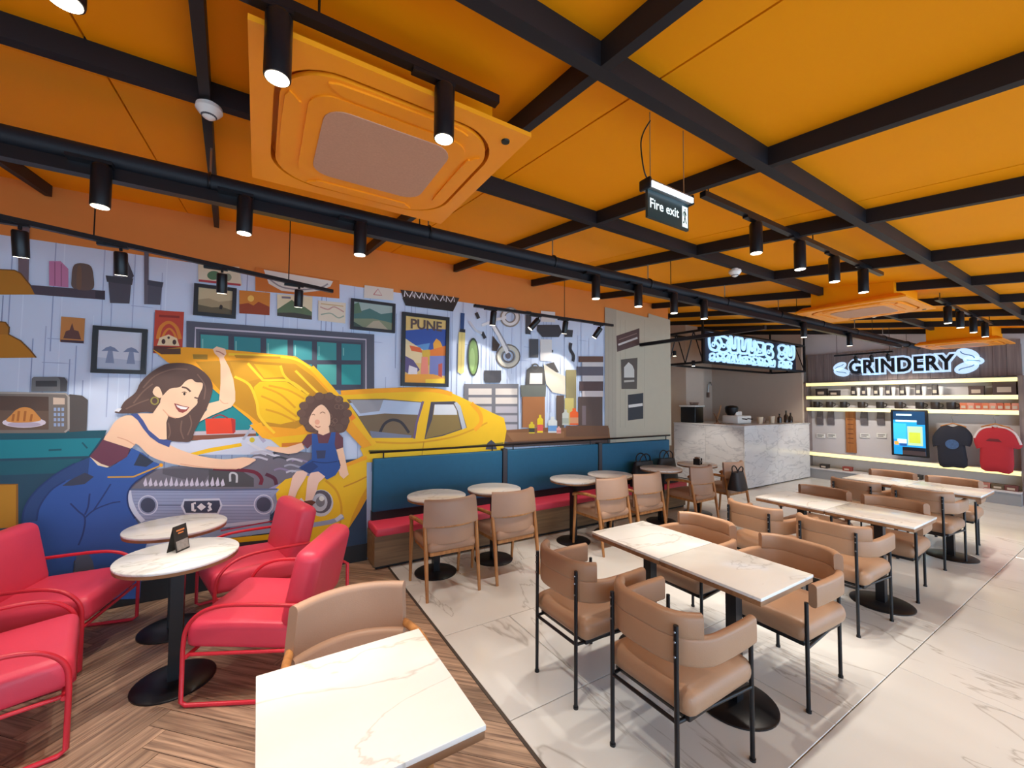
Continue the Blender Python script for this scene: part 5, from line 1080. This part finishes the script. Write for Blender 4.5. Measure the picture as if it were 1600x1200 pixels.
# merchandise
BAGC = [(44, 38, 42), (54, 50, 60), (96, 52, 50), (40, 44, 60), (60, 52, 44)]
def coffee_bag(label, x, y, z, c, w=0.12, h=0.2, grp='coffee bags on the shelf'):
    t = thing('coffee_bag', label, 'coffee bag', (x, y, z), -PI/2, grp); m_ = mat('bag_foil_%d_%d_%d' % c, c, 0.45); b = MB()
    sec = rrect(1, 1, 0.2, 2); n = len(sec); vs = []; fs = []
    for f, ww, dd in ((0, 1, 0.55), (0.6, 1, 0.6), (0.85, 0.98, 0.25), (1.0, 0.98, 0.10)): vs += [(a*w*ww, q*w*dd, f*h) for a, q in sec]
    for i in range(3):
        for j in range(n): fs.append((i*n+j, i*n+(j+1) % n, (i+1)*n+(j+1) % n, (i+1)*n+j))
    fs += [tuple(range(n-1, -1, -1)), tuple(3*n+j for j in range(n))]
    b.add(vs, fs, m_).build('pouch', t, 40); MB().b2((-w*0.3, -w*0.32, h*0.2), (w*0.3, -w*0.29, h*0.5), mat('bag_label', (206, 196, 180))).build('label', t, 0)
def gift_box(label, x, y, z, c, w, h, d=0.10, grp=None, name='gift_box'):
    t = thing(name, label, 'box', (x, y, z), -PI/2, grp); m_ = mat('box_card_%d_%d_%d' % c, c, 0.55)
    MB().b2((-w/2, -d/2, 0), (w/2, d/2, h*0.82), m_).build('box_body', t, 0); MB().b2((-w/2-0.003, -d/2-0.003, h*0.78), (w/2+0.003, d/2+0.003, h), m_).build('lid', t, 0); MB().b2((-w*0.3, -d/2-0.006, h*0.2), (w*0.3, -d/2-0.002, h*0.6), mat('box_sleeve', (196, 178, 160))).build('sleeve', t, 0)
def mug(label, x, y, z, c, grp='mugs on the shelf', r=0.05, h=0.10, rz=0.4):
    t = thing('mug', label, 'mug', (x, y, z), rz, grp); m_ = mat('mug_glaze_%d_%d_%d' % c, c, 0.35)
    MB().lathe([(r*0.85, 0), (r, 0.01), (r, h), (r*0.9, h), (r*0.86, 0.012)], m_, 18).build('body', t, 50); MB().tube(crom([(-r*0.95, 0, h*0.8), (-r*1.6, 0, h*0.7), (-r*1.6, 0, h*0.35), (-r*0.95, 0, h*0.2)], False, 4), 0.009, m_, 6).build('handle', t, 60)
IX = 10.76
z1_ = shelf_z[1]+0.028
for px_, lb in ((1284, 'dark gift box at the counter end of the bag shelf'), (1304, 'low dark gift box beside the end box on the bag shelf')): gift_box(lb, IX, gp(px_, 612, IX)[0], z1_, (52, 46, 48), 0.20 if px_ == 1284 else 0.18, 0.16 if px_ == 1284 else 0.12, grp='boxes on the bag shelf')
for i, px_ in enumerate((1334, 1350, 1369, 1388, 1410, 1435, 1461)):
    y_ = gp(px_, 612, IX)[0]; coffee_bag('dark coffee bag with pale label on the bag shelf', IX, y_, z1_, BAGC[i % 2], 0.085, 0.20)
    cup('white lidded cup standing between coffee bags on the shelf', IX-0.02, y_-0.085, z1_, WHITEP, 0.034, 0.15, 'white cups on the bag shelf', GREYW)
for px_, lb in ((1526, 'brown gift box alone on the bag shelf above the navy shirt'), (1570, 'large brown gift box on the bag shelf above the red shirt')): gift_box(lb, IX, gp(px_, 612, IX)[0], z1_, (84, 66, 62), 0.18 if px_ == 1526 else 0.26, 0.16 if px_ == 1526 else 0.22, grp='boxes on the bag shelf')
z2_ = shelf_z[2]+0.028
for i, px_ in enumerate((1276, 1296, 1318, 1346, 1375, 1404, 1437, 1461, 1486)): mug('dark glazed mug on the mug shelf', IX, gp(px_, 630, IX)[0], z2_, ((46, 40, 40), (58, 48, 44))[i % 2], r=0.062, h=0.13, rz=PI/2)
for i in range(8):
    px_ = 1506+i*11.5; gift_box('small orange tea pack in the row beside the mugs', IX, gp(px_, 630, IX)[0], z2_, ((206, 116, 80), (214, 140, 120), (196, 96, 70))[i % 3], 0.085, 0.12, 0.08, 'orange packs on the mug shelf', 'tea_pack')
for i, px_ in enumerate((1289, 1325, 1369, 1400, 1433, 1470, 1508, 1538, 1559, 1580)):
    c_ = ((50, 44, 44), (150, 66, 56), (48, 44, 42), (176, 52, 52), (52, 48, 44), (160, 80, 62), (60, 48, 46), (176, 110, 96), (96, 80, 60), (110, 60, 56))[i]
    gift_box(('flat dark box' if c_[0] < 100 else 'flat reddish box')+' on the plinth ledge '+('next to the counter', 'below the first pouches', 'below the pouches past the upright', 'just before the screen', 'below the screen', 'between screen and navy shirt', 'below the navy shirt', 'between the two shirts', 'below the red shirt', 'at the end side panel')[i], GX-0.20, gp(px_, 738, GX-0.2)[0], 0.225, c_, 0.14, 0.085, 0.14, 'boxes on the plinth ledge')
# hanging pouches with cards between mug shelf and low shelf
WX = GX-0.03
for px_ in (1281, 1298, 1350, 1376):
    y_, zt_ = gp(px_, 643, WX); zb_ = gp(px_, 664, WX)[1]
    t = thing('hanging_pouch', 'grey drip coffee pouch hanging on a hook under the mug shelf', 'pouch', (WX, y_, zb_), -PI/2, 'pouches hanging under the mug shelf'); h_ = zt_-zb_
    m_ = mat('pouch_grey', (104, 98, 104), 0.5, var=0.3, scale=30)
    MB().add([(-0.06, 0, 0), (0.06, 0, 0), (0.06, -0.03, h_*0.5), (0.055, 0, h_), (-0.055, 0, h_), (-0.06, -0.03, h_*0.5), (-0.06, 0.02, 0), (0.06, 0.02, 0), (0.055, 0.02, h_), (-0.055, 0.02, h_)], [(0,1,2,5),(5,2,3,4),(1,7,8,3,2),(6,0,5,4,9),(4,3,8,9),(0,6,7,1),(6,9,8,7)], m_).build('pouch', t, 0)
    MB().cyl((0, 0.03, h_-0.02), (0, -0.06, h_), 0.005, STEEL, n=6).build('hook', t)
    t = thing('price_card', 'white price card below a hanging pouch', 'price card', (WX+0.012, y_, gp(px_, 684, WX)[1]), -PI/2, 'price cards on the merchandise wall')
    MB().b2((-0.08, -0.006, 0), (0.08, 0.012, 0.09), WHITEP).build('card', t, 0); mb = MB()
    for q in range(2): mb.b2((-0.06, -0.008, 0.055-q*0.03), (0.06-q*0.03, -0.006, 0.067-q*0.03), mat('print_dark_ink', (70, 60, 66)))
    mb.build('print', t, 0)
y0_, z0_ = gp(1338, 708, GX-0.03); y1_, z1q = gp(1321, 641, GX-0.03)
t = thing('wood_upright', 'orange brown wooden upright strip between the hanging pouches', 'panel', (GX, (y0_+y1_)/2, z0_)); MB().b2((-0.045, -(y1_-y0_)/2, 0), (0, (y1_-y0_)/2, z1q-z0_+0.03), wood('amber_wood', (150, 92, 48), (184, 120, 66), 0.5, 1.5, 20, axis='Z')).build('strip', t); 
mb = MB()
for i in range(6): mb.b2((-0.048, -0.05, 0.2+i*0.1), (-0.045, 0.05, 0.215+i*0.1), mat('burnt_print', (110, 62, 34)))
mb.build('print', t, 0)
# display screen
SX = GX-0.30
ys0, zs1 = gp(1391, 640, SX); ys1, zs0 = gp(1452, 716, SX)
t = thing('display_screen', 'tall black framed screen showing a cyan drinks poster', 'screen', (SX, (ys0+ys1)/2, zs0), -PI/2); w_ = ys0-ys1; h_ = zs1-zs0
MB().rbox((0, 0.02, h_/2), (w_, 0.05, h_), BLACKM, 0.012, 2).build('bezel', t); MB().b2((-0.12, 0.04, h_*0.3), (0.12, 0.30, h_*0.6), BLACKM).build('wall_bracket', t)
scr = MB(); n_ = 0
def sq(c, u0, u1, v0, v1, e=0.7):
    global n_
    n_ += 1; scr.add([(-w_/2+0.04+u*(w_-0.08), -0.006-0.0003*n_, 0.03+v*(h_-0.06)) for u, v in ((u0, v0), (u1, v0), (u1, v1), (u0, v1))], [(0, 1, 2, 3)], mat('screen_%d_%d_%d' % c, c, 0.3, var=0, emit=c, es=e))
sq((36, 150, 226), 0, 1, 0, 1); sq((24, 60, 96), 0, 1, 0.80, 1.0); sq((210, 236, 246), 0.08, 0.75, 0.76, 0.80); sq((190, 226, 240), 0.1, 0.6, 0.9, 0.94); sq((24, 60, 96), 0.75, 1, 0.70, 0.82); sq((60, 180, 236), 0, 0.42, 0.35, 0.72); sq((170, 206, 170), 0.45, 0.92, 0.22, 0.66); sq((186, 200, 70), 0.5, 0.85, 0.28, 0.52); sq((214, 232, 242), 0.12, 0.42, 0.26, 0.36); sq((226, 160, 70), 0.02, 0.16, 0.22, 0.30); sq((30, 80, 150), 0.2, 0.42, 0.2, 0.26); sq((20, 24, 34), 0.28, 1, 0.10, 0.18); sq((26, 140, 200), 0, 0.28, 0.0, 0.18); sq((60, 50, 52), 0.28, 1, 0.0, 0.10)
scr.build('screen_image', t, 0)
# shirts
def shirt(label, pts, px, mtl, extra):
    X_ = GX-0.32
    P_ = [gp(x, y, X_) for x, y in pts]; cy = sum(p[0] for p in P_)/len(P_); z0 = min(p[1] for p in P_)
    t = thing('t_shirt', label, 'shirt', (X_, cy, z0), 0, None)
    loc = crom([(p[0]-cy, p[1]-z0) for p in P_], True, 3)
    m_ = MB(); n = len(loc); k0 = len(loc)
    cz = sum(p[1] for p in loc)/n
    # puffed body: front and back shells around the outline
    rings = []
    for s_, d in ((1.0, 0.0), (0.93, 0.035), (0.75, 0.05), (0.4, 0.055)):
        rings.append([(s_*a, cz+(b-cz)*s_, d) for a, b in loc])
    for sg_ in (-1, 1):
        vs = [(sg_*d, a, b) for r in rings for a, b, d in r]; fs = []
        for i in range(len(rings)-1):
            for j in range(n): fs.append((i*n+j, i*n+(j+1) % n, (i+1)*n+(j+1) % n, (i+1)*n+j))
        fs.append(tuple((len(rings)-1)*n+j for j in range(n))); m_.add(vs, fs, mtl)
    m_.build('fabric', t, 70)
    top_y, top_z = gp(px[0], px[1], X_); top_y -= cy; top_z -= z0
    MB().tube([(0, top_y+0.16, top_z-0.03), (0, top_y, top_z+0.03), (0, top_y-0.16, top_z-0.03)], 0.012, OAK, 8).build('hanger', t, 60)
    MB().tube(crom([(0, top_y, top_z+0.03), (0, top_y, top_z+0.10), (0, top_y+0.02, top_z+0.13), (0.02, top_y, top_z+0.16), (GX-X_, top_y, top_z+0.16)], False, 4), 0.005, STEEL, 6).build('hook', t, 60)
    extra(t, cy, z0, X_)
NAVY = mat('navy_cotton', (28, 30, 44), 0.8, bump=0.3, bscale=8); REDC = mat('red_cotton', (176, 34, 46), 0.8, bump=0.3, bscale=8)
def navy_extra(t, cy, z0, X_):
    y_, z_ = gp(1489, 694, X_); pts = [(0.085*math.cos(2*PI*i/24), 0.085*math.sin(2*PI*i/24)) for i in range(24)]
    m_ = MB(); m_.prism(pts, lambda u, v, q: (q, y_-cy+u, z_-z0+v), -0.062, -0.050, mat('navy_print_blue', (60, 88, 130), 0.7, var=0.4, scale=40)); m_.build('print', t, 0)
def red_extra(t, cy, z0, X_):
    y_, z_ = gp(1554, 690, X_); m_ = MB(); m_.prism([(-0.09, 0), (0.09, 0.01), (0.05, 0.05), (-0.05, 0.05)], lambda u, v, q: (q, y_-cy+u, z_-z0+v), -0.062, -0.050, mat('red_print_dark', (110, 26, 34), 0.7)); m_.build('print', t, 0)
    for pp in ([(1523, 684), (1530, 673), (1540, 668), (1550, 667)], [(1560, 667), (1575, 670), (1588, 679), (1596, 695)]):
        q_ = [gp(x, y, X_) for x, y in pp]; MB().tube(crom([(-0.03, a-cy, b-z0) for a, b in q_], False, 4), 0.016, mat('white_trim_cotton', (222, 206, 206), 0.8), 6).build('trim', t, 60)
shirt('navy t-shirt with round blue print hanging beside the display screen', [(1478, 664), (1489, 667), (1500, 664), (1510, 669), (1520, 682), (1516, 698), (1508, 695), (1512, 729), (1490, 730), (1468, 727), (1464, 696), (1458, 698), (1457, 682), (1468, 668)], (1489, 664), NAVY, navy_extra)
shirt('red t-shirt with white shoulder trim hanging at the end of the wall', [(1545, 665), (1555, 668), (1566, 666), (1582, 671), (1598, 694), (1592, 702), (1584, 697), (1583, 738), (1558, 737), (1533, 732), (1531, 699), (1526, 701), (1521, 684), (1530, 672)], (1555, 665), REDC, red_extra)
